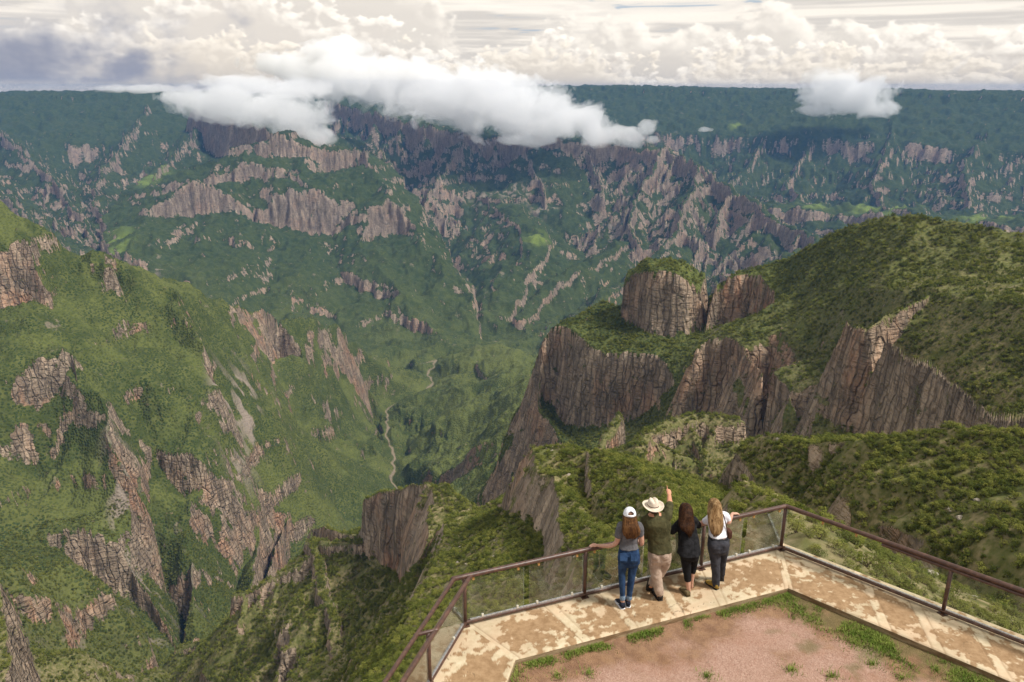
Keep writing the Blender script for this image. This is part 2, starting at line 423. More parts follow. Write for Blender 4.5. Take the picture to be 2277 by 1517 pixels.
def left_lines():
    """break lines of the left massif and the round knoll in front of it"""
    L = [
        [(-400, 420, 2500), (-150, 445, 2500), (0, 474, 2500), (60, 500, 2480), (110, 540, 2450), (165, 558, 2450), (195, 553, 2430), (255, 588, 2450), (300, 602, 2480), (350, 611, 2520), (420, 645, 2600), (500, 686, 2750)],
        # upper left cliff
        [(-400, 520, 2400), (-150, 525, 2400), (0, 560, 2360), (50, 556, 2350), (92, 565, 2330), (112, 612, 2290), (130, 660, 2250)],
        [(-400, 690, 2380), (-150, 690, 2380), (0, 690, 2335), (45, 700, 2322), (88, 692, 2308), (108, 690, 2278), (126, 692, 2242)],
        [(150, 600, 2390), (165, 700, 2250), (150, 780, 2100)],
        # small walls on the slope between
        [(165, 590, 2400), (200, 585, 2390), (235, 606, 2375)],
        [(168, 625, 2388), (202, 640, 2376), (236, 650, 2362)],
        # the two-legged cliff of the middle spur
        [(262, 604, 2440), (300, 613, 2425), (345, 625, 2410), (388, 652, 2380), (412, 695, 2310), (438, 742, 2240), (452, 795, 2180)],
        [(258, 650, 2420), (284, 705, 2345), (298, 764, 2268), (338, 772, 2258), (350, 705, 2352), (366, 692, 2358), (376, 738, 2305), (398, 778, 2242), (442, 814, 2168)],
        [(425, 690, 2400), (462, 760, 2300), (470, 830, 2200)],
        # spur below it, with its orange wall
        [(455, 832, 2120), (475, 870, 2060), (445, 930, 1960), (418, 980, 1895)],
        [(366, 1005, 1902), (400, 986, 1890), (440, 1010, 1865), (466, 1042, 1850)],
        [(366, 1050, 1897), (404, 1094, 1876), (440, 1090, 1856), (472, 1090, 1846)],
        [(430, 1120, 1825), (420, 1180, 1760), (425, 1240, 1700), (440, 1300, 1650)],
        [(405, 1200, 1752), (400, 1270, 1700)],
        # gullies either side
        [(300, 820, 2120), (305, 900, 2020), (330, 1000, 1945), (332, 1100, 1855), (345, 1200, 1785), (380, 1320, 1705), (430, 1392, 1662)],
        [(490, 790, 2300), (505, 900, 2160), (545, 1000, 2085), (580, 1100, 1995), (590, 1180, 1925), (530, 1310, 1775), (430, 1393, 1661)],
        [(500, 687, 2745), (545, 800, 2460), (600, 920, 2300), (640, 1050, 2160), (655, 1150, 2080), (625, 1240, 1980)],
        # red cave wall and its neighbours
        [(-60, 860, 2020), (30, 850, 2012), (85, 815, 2010), (125, 800, 2005), (162, 795, 2000)],
        [(-60, 910, 2010), (20, 907, 2000), (75, 907, 1995), (105, 927, 1983), (140, 902, 1984), (165, 850, 1988)],
        [(152, 850, 1962), (185, 878, 1930), (220, 884, 1905), (233, 930, 1870), (247, 1000, 1810), (292, 1066, 1750)],
        [(154, 930, 1950), (170, 1000, 1905), (200, 1032, 1866), (240, 1052, 1800), (290, 1112, 1742)],
        [(-60, 950, 1975), (40, 955, 1968), (90, 938, 1966), (125, 950, 1952), (142, 985, 1930)],
        [(-60, 1030, 1955), (45, 1025, 1946), (90, 1052, 1930), (128, 1022, 1936), (148, 1015, 1925)],
        [(-100, 1080, 1880), (0, 1080, 1870), (80, 1110, 1820), (150, 1130, 1800), (230, 1140, 1750)],
        # lowest walls
        [(120, 1175, 1720), (200, 1180, 1690), (260, 1214, 1670), (302, 1262, 1650)],
        [(120, 1240, 1712), (204, 1290, 1684), (255, 1332, 1664), (304, 1337, 1644)],
        [(-100, 1170, 1760), (0, 1180, 1750), (60, 1215, 1725)],
        # knoll
        [(-200, 1300, 1240), (0, 1291, 1250), (60, 1272, 1290), (100, 1252, 1330), (135, 1236, 1355), (182, 1262, 1350), (250, 1315, 1330), (300, 1388, 1318), (335, 1450, 1290), (370, 1530, 1240), (400, 1640, 1160)],
        [(44, 1342, 1238), (80, 1322, 1250), (119, 1336, 1250)],
        [(44, 1380, 1233), (84, 1392, 1239), (121, 1387, 1243)],
        [(246, 1386, 1285), (276, 1370, 1296), (301, 1402, 1290)],
        [(250, 1440, 1274), (284, 1457, 1277), (307, 1445, 1281)],
        [(160, 1360, 1290), (170, 1450, 1220), (150, 1560, 1130), (140, 1660, 1050)],
        [(60, 1440, 1190), (50, 1530, 1110), (-100, 1500, 1120), (40, 1660, 1010)],
        [(240, 1480, 1240), (260, 1560, 1160), (280, 1660, 1080)],
        [(400, 1450, 1520), (425, 1510, 1430), (455, 1600, 1320), (470, 1680, 1240)],
    ]
    W = [[P(*q) for q in l] for l in L]
    back = []
    for q in W[0]:
        n = q[:2] / np.linalg.norm(q[:2])
        back.append(np.array([q[0] + n[0] * 500, q[1] + n[1] * 500, q[2] - 480]))
    W.append(back)
    # hollow behind the knoll
    W.append([P(u, v, D) + np.array([0, 0, dz]) for u, v, D, dz in ((-150, 1290, 1480, -60), (60, 1260, 1500, -70), (150, 1240, 1520, -60), (250, 1300, 1520, -60), (330, 1390, 1520, -50))])
    return W


def near_lines():
    """break lines of the slopes next to the viewpoint"""
    L = [
        # near crest
        [(1182, 1000, 502), (1230, 1000, 492), (1300, 1006, 465), (1345, 1020, 435), (1400, 1050, 375), (1460, 1090, 315), (1505, 1152, 235), (1560, 1188, 170), (1610, 1210, 122)],
        # its grey cliff: brow, foot
        [(1176, 1008, 500), (1195, 1040, 465), (1223, 1073, 432), (1238, 1100, 410), (1246, 1152, 360), (1257, 1212, 315), (1275, 1290, 265), (1290, 1370, 225)],
        [(1150, 1030, 515), (1136, 1090, 497), (1134, 1148, 468), (1171, 1174, 430), (1201, 1204, 395), (1209, 1268, 342), (1213, 1324, 300), (1222, 1400, 254)],
        # small inner cliff
        [(1308, 1012, 458), (1312, 1070, 415), (1330, 1125, 362), (1365, 1168, 315), (1392, 1200, 280)],
        [(1298, 1060, 450), (1300, 1110, 410), (1316, 1160, 355), (1352, 1190, 312), (1376, 1216, 280)],
        # shrub slope under the crest
        [(1280, 1130, 372), (1310, 1220, 290), (1350, 1290, 210), (1320, 1380, 185)],
        [(1440, 1180, 240), (1420, 1260, 190), (1440, 1330, 145)],
        [(1520, 1230, 155), (1500, 1300, 125)],
        # knoll with the bright grass edge
        [(1610, 1210, 121), (1630, 1125, 150), (1650, 1112, 148), (1690, 1130, 130), (1740, 1168, 112), (1800, 1215, 95), (1850, 1258, 82), (1900, 1310, 68)],
        [(1640, 1240, 92), (1720, 1235, 82), (1790, 1270, 70)],
        # right slope
        [(1650, 985, 462), (1690, 970, 450), (1740, 983, 432), (1800, 1000, 410), (1900, 988, 388), (2000, 972, 378), (2100, 963, 370), (2277, 983, 350), (2500, 1008, 330), (2800, 1040, 310)],
        [(1630, 1012, 452), (1655, 1038, 438), (1690, 1082, 408), (1730, 1092, 398), (1770, 1078, 398), (1815, 1072, 392)],
        [(1612, 1045, 455), (1648, 1082, 436), (1683, 1116, 406), (1730, 1128, 390), (1780, 1136, 378), (1840, 1165, 352)],
        [(1900, 1080, 350), (2000, 1080, 342), (2130, 1100, 325), (2277, 1120, 300), (2500, 1150, 275), (2800, 1200, 250)],
        [(1960, 1170, 330), (2080, 1200, 300), (2277, 1260, 262), (2500, 1300, 235)],
        [(1590, 1075, 470), (1640, 1120, 430), (1700, 1160, 385), (1760, 1190, 360), (1830, 1215, 340), (1900, 1237, 326), (1990, 1258, 312), (2100, 1325, 272), (2277, 1435, 228), (2500, 1560, 180), (2800, 1700, 140)],
        # saddle and slope left of the grey cliff
        [(1110, 1160, 520), (1100, 1200, 445), (1110, 1300, 345), (1130, 1400, 268), (1150, 1480, 215)],
        [(1040, 1190, 520), (1020, 1280, 415), (1010, 1380, 310), (1010, 1500, 222)],
        # its outer brow and foot
        [(1000, 1150, 612), (986, 1212, 535), (970, 1249, 492), (955, 1286, 452), (922, 1342, 400), (909, 1399, 346), (880, 1450, 300), (835, 1500, 268), (790, 1600, 225)],
        [(965, 1175, 648), (945, 1240, 610), (932, 1290, 560), (905, 1340, 520), (880, 1405, 450), (850, 1470, 400), (795, 1525, 360), (740, 1640, 300)],
        # red cliff: crest, inner edge of the face, foot
        [(700, 1182, 985), (730, 1170, 950), (765, 1176, 905), (798, 1186, 865), (810, 1152, 848), (845, 1113, 815), (880, 1094, 790), (905, 1074, 772), (952, 1049, 745), (985, 1060, 725), (1030, 1098, 690), (1075, 1128, 648), (1105, 1148, 600), (1125, 1150, 520)],
        [(968, 1062, 736), (972, 1110, 692), (952, 1160, 662), (943, 1205, 622), (926, 1250, 588), (915, 1300, 548)],
        [(700, 1225, 970), (760, 1222, 900), (809, 1229, 842), (853, 1251, 800), (880, 1264, 770), (896, 1291, 710), (907, 1312, 628)],
        # lower hollow and the small bright hill
        [(690, 1290, 935), (760, 1300, 850), (800, 1350, 740), (850, 1385, 640)],
        [(905, 1372, 500), (850, 1395, 520), (800, 1445, 520), (770, 1520, 490), (750, 1620, 430)],
        [(700, 1400, 800), (730, 1480, 700), (690, 1600, 560)],
        [(655, 1370, 930), (640, 1420, 890), (610, 1490, 820), (540, 1620, 700)],
    ]
    W = [[P(*q) for q in l] for l in L]
    rim = [(LE[0] - 14, LE[1]), (LC[0] - 10, LC[1] + 6), (0.5 * (LC[0] + RC[0]) - 4, 0.5 * (LC[1] + RC[1]) + 12), (RC[0] + 4, RC[1] + 12), (RC[0] + 13, RC[1] + 2), (RE[0] + 12, RE[1] + 6)]
    W.append([np.array([a, b, -27.0]) for a, b in rim])
    # beyond the crests the land falls off
    back = []
    for u, v, D, dr, dz in ((640, 1240, 1060, 60, -120), (720, 1160, 1000, 90, -90), (810, 1140, 880, 110, -130), (900, 1070, 800, 120, -140), (955, 1045, 770, 120, -150), (1050, 1110, 690, 130, -130), (1130, 1090, 560, 120, -120),
                            (1182, 995, 520, 130, -130), (1300, 1000, 480, 130, -120), (1400, 1045, 390, 130, -80), (1480, 1080, 420, 90, -50), (1560, 1050, 480, 60, -60),
                            (1650, 975, 480, 110, -90), (1740, 975, 450, 130, -80), (1900, 980, 400, 130, -70), (2100, 955, 385, 130, -60), (2277, 975, 365, 120, -60), (2500, 1000, 345, 120, -60), (2800, 1030, 325, 120, -60)):
        q = P(u, v, D + dr)
        q[2] = P(u, v, D)[2] + dz
        back.append(q)
    W.append(back)
    return W


PLAT = None     # platform outline, filled in below


def river_pts():
    q = [(935, 812, -1395), (975, 800, -1392), (955, 835, -1400), (960, 850, -1402), (925, 880, -1405), (880, 905, -1408), (868, 925, -1410), (850, 960, -1412), (858, 990, -1415),
         (880, 1020, -1418), (892, 1060, -1420), (905, 1110, -1425)]
    return [G(u, v, z) for u, v, z in q]


def seg_dist(X, Y, a, b):
    dx, dy = b[0] - a[0], b[1] - a[1]
    L2 = dx * dx + dy * dy + 1e-9
    t = np.clip(((X - F32(a[0])) * F32(dx) + (Y - F32(a[1])) * F32(dy)) / F32(L2), 0, 1)
    d = np.sqrt((X - F32(a[0]) - t * F32(dx)) ** 2 + (Y - F32(a[1]) - t * F32(dy)) ** 2)
    return d, t


def terrain_grid():
    A0, A1 = math.radians(-41), math.radians(41)
    na = int(1500 * TQ)
    az = np.linspace(A0, A1, na).astype(F32)
    Ds = [11.0]
    while Ds[-1] < 18600:
        d = Ds[-1]
        k = 0.010 if d < 100 else 0.0042 if d < 250 else 0.0034 if d < 1700 else 0.0026 if d < 4600 else 0.0025 if d < 8800 else 0.0042 if d < 12800 else 0.02
        Ds.append(d * (1 + k / TQ))
    Ds = np.array(Ds, F32)
    return az, Ds


def build_terrain():
    az, Ds = terrain_grid()
    nr, na = len(Ds), len(az)
    X = Ds[:, None] * np.sin(az)[None, :]
    Y = Ds[:, None] * np.cos(az)[None, :]
    DD = np.repeat(Ds[:, None], na, 1)
    # domain warp: larger wobble far away, fluting near
    far = sstep(500, 3000, DD)
    near = 1 - 0.75 * (1 - sstep(60, 500, DD))
    wx = fbm(X, Y, 420, 3, 1) * 42 * far + fbm(X, Y, 95, 3, 2) * (5 + 9 * far) * near
    wy = fbm(X, Y, 420, 3, 5) * 42 * far + fbm(X, Y, 95, 3, 6) * (5 + 9 * far) * near
    fl = ridged(X, Y, 26, 2, 9)            # rounded columns
    fl2 = noise(X, Y, 60, 13)
    WX, WY = X + wx, Y + wy
    cmod = np.clip(0.85 + 0.9 * noise(X, Y, 330, 21) + 0.35 * noise(X, Y, 110, 22), 0.08, 1.5)
    flut = (fl * 2.6 + fl2 * 3.5) * near + noise(X, Y, 9, 14) * 1.0
    Hm = np.full(X.shape, -1430, F32)
    az0, daz = float(az[0]), float(az[1] - az[0])

    def window(a, b, R):
        m = (a + b) * 0.5
        rad = 0.5 * math.hypot(a[0] - b[0], a[1] - b[1]) + R
        Dm = math.hypot(m[0], m[1])
        i0 = int(np.searchsorted(Ds, Dm - rad))
        i1 = int(np.searchsorted(Ds, Dm + rad))
        am = math.atan2(m[0], m[1])
        if rad >= Dm * 0.99:
            j0, j1 = 0, na
        else:
            da = math.asin(rad / Dm)
            j0 = max(0, int((am - da - az0) / daz))
            j1 = min(na, int((am + da - az0) / daz) + 2)
        return i0, i1, j0, j1

    # evaluate segments by row bands so that threads never write the same rows
    wins = []
    for s in SEGS:
        a, b, pr = s
        i0, i1, j0, j1 = window(a, b, pr.R + 30)
        if i1 > i0 and j1 > j0:
            wins.append((i0, i1, j0, j1, a, b, pr))

    def band(rng):
        r0, r1 = rng
        for i0, i1, j0, j1, a, b, pr in wins:
            k0, k1 = max(i0, r0), min(i1, r1)
            if k1 <= k0:
                continue
            sl = (slice(k0, k1), slice(j0, j1))
            d, t = seg_dist(WX[sl], WY[sl], a, b)
            h = F32(a[2]) + t * F32(b[2] - a[2])
            if pr.c > 0:
                c = F32(pr.c) * (F32(1 - pr.cm) + F32(pr.cm) * cmod[sl])
                de = np.maximum(d + flut[sl] * F32(min(1, pr.c / 60)), 0)
                w = F32(pr.w)
                q = np.clip((de - w) / (c * F32(0.13) + F32(1.2)), 0, 1)
                g = F32(pr.s0) * np.minimum(de, w) + c * q + F32(pr.s1) * np.maximum(de - w - c * F32(0.13), 0)
            else:
                w = F32(pr.w)
                g = F32(pr.s0) * np.minimum(d, w) + F32(pr.s1) * np.maximum(d - w, 0)
            g = g + F32(2.5) * np.maximum(d - F32(pr.R * 0.8), 0)
            v = Hm[sl]
            np.maximum(v, h - g, out=v)
    rows = np.linspace(0, nr, 49).astype(int)
    list(POOL.map(band, list(zip(rows[:-1], rows[1:]))))

    from mathutils.geometry import delaunay_2d_cdt
    rad_ = 3.0 * ridged(X, Y, 40, 1, 40) + 9.0 * noise(X, Y, 52, 35) * sstep(250, 700, DD) + 10 * noise(X, Y, 110, 39) * sstep(450, 900, DD)
    rad_ = rad_ + sstep(3500, 4500, DD) * (14 * ridged(X, Y, 75, 2, 37) + 22 * noise(X, Y, 170, 38))
    tx = WX + 0.8 * noise(X, Y, 16, 31) - rad_ * X / DD
    ty = WY + 0.8 * noise(X, Y, 16, 32) - rad_ * Y / DD
    for si, lines in enumerate((valley_lines(), massif_lines(), hill_lines(), left_lines(), near_lines())):
        vs, es = [], []
        for l in lines:
            k = len(vs)
            vs += [Vector((float(q[0]), float(q[1]))) for q in l]
            es += [(k + i, k + i + 1) for i in range(len(l) - 1)]
        zs = [float(q[2]) for l in lines for q in l]
        ov, oe, of, vmap, _, _ = delaunay_2d_cdt(vs, es, [], 0, 0.01)
        oz = []
        for i, src in enumerate(vmap):
            if src:
                oz.append(zs[src[0]])
            else:      # crossing of two lines: nearest given height
                oz.append(min(((ov[i] - q).length, z) for q, z in zip(vs, zs))[1])
        for f in of:
            tri = [np.array([ov[i].x, ov[i].y]) for i in f]
            z3 = [oz[i] for i in f]
            lo, hi = np.minimum.reduce(tri), np.maximum.reduce(tri)
            i0, i1, j0, j1 = window(np.array([lo[0], lo[1], 0]), np.array([hi[0], hi[1], 0]), 30)
            sl = (slice(i0, i1), slice(j0, j1))
            A, B, Cc = tri
            den = (B[1] - Cc[1]) * (A[0] - Cc[0]) + (Cc[0] - B[0]) * (A[1] - Cc[1])
            if abs(den) < 1e-6:
                continue
            px, py = tx[sl] - F32(Cc[0]), ty[sl] - F32(Cc[1])
            l0 = (F32(B[1] - Cc[1]) * px + F32(Cc[0] - B[0]) * py) / F32(den)
            l1 = (F32(Cc[1] - A[1]) * px + F32(A[0] - Cc[0]) * py) / F32(den)
            l2 = 1 - l0 - l1
            inside = (l0 >= -1e-4) & (l1 >= -1e-4) & (l2 >= -1e-4)
            v = Hm[sl]
            zt = l0 * F32(z3[0]) + l1 * F32(z3[1]) + l2 * F32(z3[2])
            if si == 0:
                v[inside] = zt[inside]
            else:
                np.maximum(v, np.where(inside, zt, F32(-9999)), out=v)


    # viewpoint rock: the platform stands on its brow
    dp, ins = poly_dist(X, Y, PLAT)
    e = np.maximum(dp - 0.3 + 1.2 * noise(X, Y, 4, 3) + 0.5, 0)
    vp = np.where(ins, -0.6, -0.6 - 1.6 * e - 12 * sstep(1.0, 6.0, e))
    vp = vp - 0.25 * np.maximum(e - 60, 0)
    Hm = np.maximum(Hm, np.where(dp < 160, vp, -9999)).astype(F32)

    # relief noise
    Hs = Hm.copy()
    amp = sstep(14, 60, dp) * (~ins)
    Hm += amp * (fbm(X, Y, 170, 2, 60) * (3 + 16 * far) + ridged(X, Y, 62, 3, 61) * (1.6 + 4.5 * far) + fbm(X, Y, 17, 2, 63) * 1.4)
    Hm += amp * (sstep(1500, 1900, DD) * (1 - sstep(4300, 5000, DD)) * ridged(X, Y, 46, 3, 67) * 4.5 + sstep(1500, 1900, DD) * (ridged(X, Y, 230, 2, 65) - 0.3) * (15 + 14 * sstep(4300, 5500, DD)) + sstep(4300, 6000, DD) * (1 - sstep(9500, 11000, DD)) * (ridged(X, Y, 520, 2, 66) - 0.3) * 32)
    Hm += sstep(11000, 12500, DD) * (fbm(X, Y, 1500, 3, 68) * 22 + np.abs(noise(X, Y, 60, 69)) * 12)
    # strata: benches and cliff bands
    per = 118.0
    off = fbm(X, Y, 900, 2, 70) * 45 + noise(X, Y, 45, 72) * 5 + fl * 2.5
    hh = (Hm + off) / per
    fr = hh - np.floor(hh)
    T = np.where(fr < 0.88, fr * (0.62 / 0.88), 0.62 + (fr - 0.88) * (0.38 / 0.12))
    dT = (T - fr) * per
    mask = sstep(-0.15, 0.35, fbm(X, Y, 520, 3, 75)) * sstep(350, 900, DD)
    # gentle green hills right of the river and the right hill keep their smooth slopes
    azd = np.degrees(az)[None, :] + 0 * DD
    soft = sstep(-7, -4, azd) * (1 - sstep(5, 8, azd)) * sstep(1700, 2000, DD) * (1 - sstep(3800, 4100, DD))
    soft = np.maximum(soft, sstep(8, 12, azd) * (1 - sstep(1500, 1700, DD)))
    soft = np.maximum(soft, sstep(9800, 11500, DD))
    soft = np.maximum(soft, sstep(-7.5, -5.5, azd) * (1 - sstep(11, 13, azd)) * sstep(3900, 4300, DD) * (1 - sstep(6600, 7100, DD)))
    mask = mask * (1 - 0.9 * soft)
    mask = mask * np.where(DD > 4200, 0.55 + 0.45 * sstep(-1120, -850, Hm + 120 * fbm(X, Y, 300, 2, 77)), 1)
    Hm = Hm + ((dT + 0.13 * per) * mask * amp).astype(F32)
    # river bed
    rv = river_pts()
    dr = np.full(X.shape, 1e9, F32)
    zr = np.zeros(X.shape, F32)
    for a, b in zip(rv[:-1], rv[1:]):
        i0, i1, j0, j1 = window(a, b, 700)
        sl = (slice(i0, i1), slice(j0, j1))
        d, t = seg_dist(X[sl] + 0.8 * wx[sl], Y[sl] + 0.8 * wy[sl], a, b)
        z = a[2] + t * (b[2] - a[2])
        m = d < dr[sl]
        dr[sl] = np.where(m, d, dr[sl])
        zr[sl] = np.where(m, z, zr[sl])
    cut = zr + 0.7 * np.maximum(dr - 7, 0) + 2 * np.maximum(dr - 40, 0)
    Hm = np.where(dr < 120, np.minimum(Hm, cut), Hm).astype(F32)
    bed = np.where(dr < 1e8, (1 - sstep(2, 6.5, dr + 3 * noise(X, Y, 60, 98))), 0).astype(F32)

    # slope and rock mask
    vmask = sstep(-18, -15, azd) * (1 - sstep(7, 9, azd)) * sstep(2350, 2550, DD) * (1 - sstep(4000, 4300, DD))
    hmask = sstep(5, 8, azd) * sstep(560, 640, DD) * (1 - sstep(1500, 1600, DD))
    kmask = (1 - sstep(-22, -19, azd)) * sstep(1080, 1150, DD) * (1 - sstep(1420, 1460, DD))
    lmask = (1 - sstep(-11, -8, azd)) * sstep(1480, 1560, DD) * (1 - sstep(2600, 2900, DD))
    gx = np.empty_like(Hm)
    gd = np.gradient(Hm, Ds, axis=0)
    ga = np.gradient(Hm, az, axis=1) / DD
    slope = np.sqrt(gd * gd + ga * ga)
    rock = sstep(1.50, 2.35, slope + 0.35 * fbm(X, Y, 30, 2, 80) + 0.45 * noise(X, Y, 420, 81) + 0.36 * sstep(4300, 5200, DD) * (1 - sstep(8800, 10500, DD)) - 1.1 * lmask - 1.5 * vmask - 0.55 * hmask - 0.9 * kmask)
    return X, Y, Hm, DD, slope.astype(F32), rock.astype(F32), bed, az, Ds, gd, ga


def poly_dist(X, Y, poly):
    d = np.full(X.shape, 1e9, F32)
    ins = np.zeros(X.shape, bool)
    n = len(poly)
    for i in range(n):
        a, b = poly[i], poly[(i + 1) % n]
        dd, t = seg_dist(X, Y, a, b)
        d = np.minimum(d, dd)
        c = ((a[1] > Y) != (b[1] > Y)) & (X < (b[0] - a[0]) * (Y - a[1]) / (b[1] - a[1] + 1e-12) + a[0])
        ins ^= c
    return np.where(ins, 0, d).astype(F32), ins


def grid_mesh(name, X, Y, Z, attrs):
    nr, na = X.shape
    me = bpy.data.meshes.new(name)
    co = np.stack([X, Y, Z], -1).reshape(-1, 3).astype(F32)
    me.vertices.add(len(co))
    me.vertices.foreach_set('co', co.ravel())
    ii = np.arange(nr * na, dtype=np.int32).reshape(nr, na)
    q = np.stack([ii[:-1, :-1], ii[:-1, 1:], ii[1:, 1:], ii[1:, :-1]], -1).reshape(-1, 4)[:, ::-1]
    nf = len(q)
    me.loops.add(nf * 4)
    me.polygons.add(nf)
    me.loops.foreach_set('vertex_index', np.ascontiguousarray(q).ravel())
    me.polygons.foreach_set('loop_start', np.arange(0, nf * 4, 4, dtype=np.int32))
    for k, v in attrs.items():
        at = me.attributes.new(k, 'FLOAT', 'POINT')
        at.data.foreach_set('value', np.ascontiguousarray(v, F32).ravel())
    me.update(calc_edges=True)
    return me


# ------------------------------------------------------------------ node helpers
def new_mat(name):
    m = bpy.data.materials.new(name)
    m.use_nodes = True
    nt = m.node_tree
    nt.nodes.clear()
    return m, nt


class NT:
    """small helper to write node graphs"""
    def __init__(s, nt):
        s.nt = nt

    def n(s, typ, **kw):
        nd = s.nt.nodes.new(typ)
        for k, v in kw.items():
            if k.startswith('i_'):
                key = k[2:]
                key = int(key) if key.isdigit() else key
                s.set(nd.inputs[key], v)
            else:
                setattr(nd, k, v)
        return nd

    def set(s, sock, v):
        if isinstance(v, bpy.types.NodeSocket):
            s.nt.links.new(v, sock)
        elif isinstance(v, bpy.types.Node):
            s.nt.links.new(v.outputs[0], sock)
        else:
            sock.default_value = v

    def math(s, op, a, b=0.0, c=0.0, clamp=False):
        nd = s.n('ShaderNodeMath', operation=op, use_clamp=clamp)
        s.set(nd.inputs[0], a)
        s.set(nd.inputs[1], b)
        s.set(nd.inputs[2], c)
        return nd.outputs[0]

    def mix(s, f, a, b):
        nd = s.n('ShaderNodeMix', data_type='RGBA')
        s.set(nd.inputs[0], f)
        s.set(nd.inputs[6], a if not isinstance(a, tuple) else (*a, 1)[:4])
        s.set(nd.inputs[7], b if not isinstance(b, tuple) else (*b, 1)[:4])
        return nd.outputs[2]

    def noise(s, vec, scale, detail=3, rough=0.55, dist=0.0, dim='3D'):
        nd = s.n('ShaderNodeTexNoise', noise_dimensions=dim)
        s.set(nd.inputs['Vector'], vec)
        s.set(nd.inputs['Scale'], scale)
        nd.inputs['Detail'].default_value = detail
        nd.inputs['Roughness'].default_value = rough
        nd.inputs['Distortion'].default_value = dist
        return nd.outputs[0]

    def voro(s, vec, scale, feature='F1', rnd=1.0):
        nd = s.n('ShaderNodeTexVoronoi', feature=feature)
        s.set(nd.inputs['Vector'], vec)
        s.set(nd.inputs['Scale'], scale)
        nd.inputs['Randomness'].default_value = rnd
        return nd

    def ramp(s, f, a, b):
        nd = s.n('ShaderNodeMapRange', interpolation_type='SMOOTHSTEP')
        s.set(nd.inputs[0], f)
        s.set(nd.inputs[1], a)
        s.set(nd.inputs[2], b)
        return nd.outputs[0]

    def scale(s, vec, v):
        nd = s.n('ShaderNodeVectorMath', operation='MULTIPLY')
        s.set(nd.inputs[0], vec)
        s.set(nd.inputs[1], v)
        return nd.outputs[0]

    def pos(s):
        return s.n('ShaderNodeTexCoord').outputs['Object']

    def attr(s, name):
        return s.n('ShaderNodeAttribute', attribute_name=name).outputs['Fac']

    def bump(s, h, strength=0.5, dist=1.0, normal=None):
        nd = s.n('ShaderNodeBump')
        nd.inputs['Strength'].default_value = strength
        nd.inputs['Distance'].default_value = dist
        s.set(nd.inputs['Height'], h)
        if normal is not None:
            s.set(nd.inputs['Normal'], normal)
        return nd.outputs[0]

    def pbsdf(s, col, rough=0.9, normal=None, spec=0.2, **kw):
        b = s.n('ShaderNodeBsdfPrincipled')
        s.set(b.inputs['Base Color'], col if not isinstance(col, tuple) else (*col, 1)[:4])
        s.set(b.inputs['Roughness'], rough)
        b.inputs['Specular IOR Level'].default_value = spec
        if normal is not None:
            s.set(b.inputs['Normal'], normal)
        for k, v in kw.items():
            s.set(b.inputs[k.replace('_', ' ')], v)
        return b

    def out(s, surf=None, vol=None):
        o = s.n('ShaderNodeOutputMaterial')
        if surf is not None:
            s.set(o.inputs['Surface'], surf)
        if vol is not None:
            s.set(o.inputs['Volume'], vol)


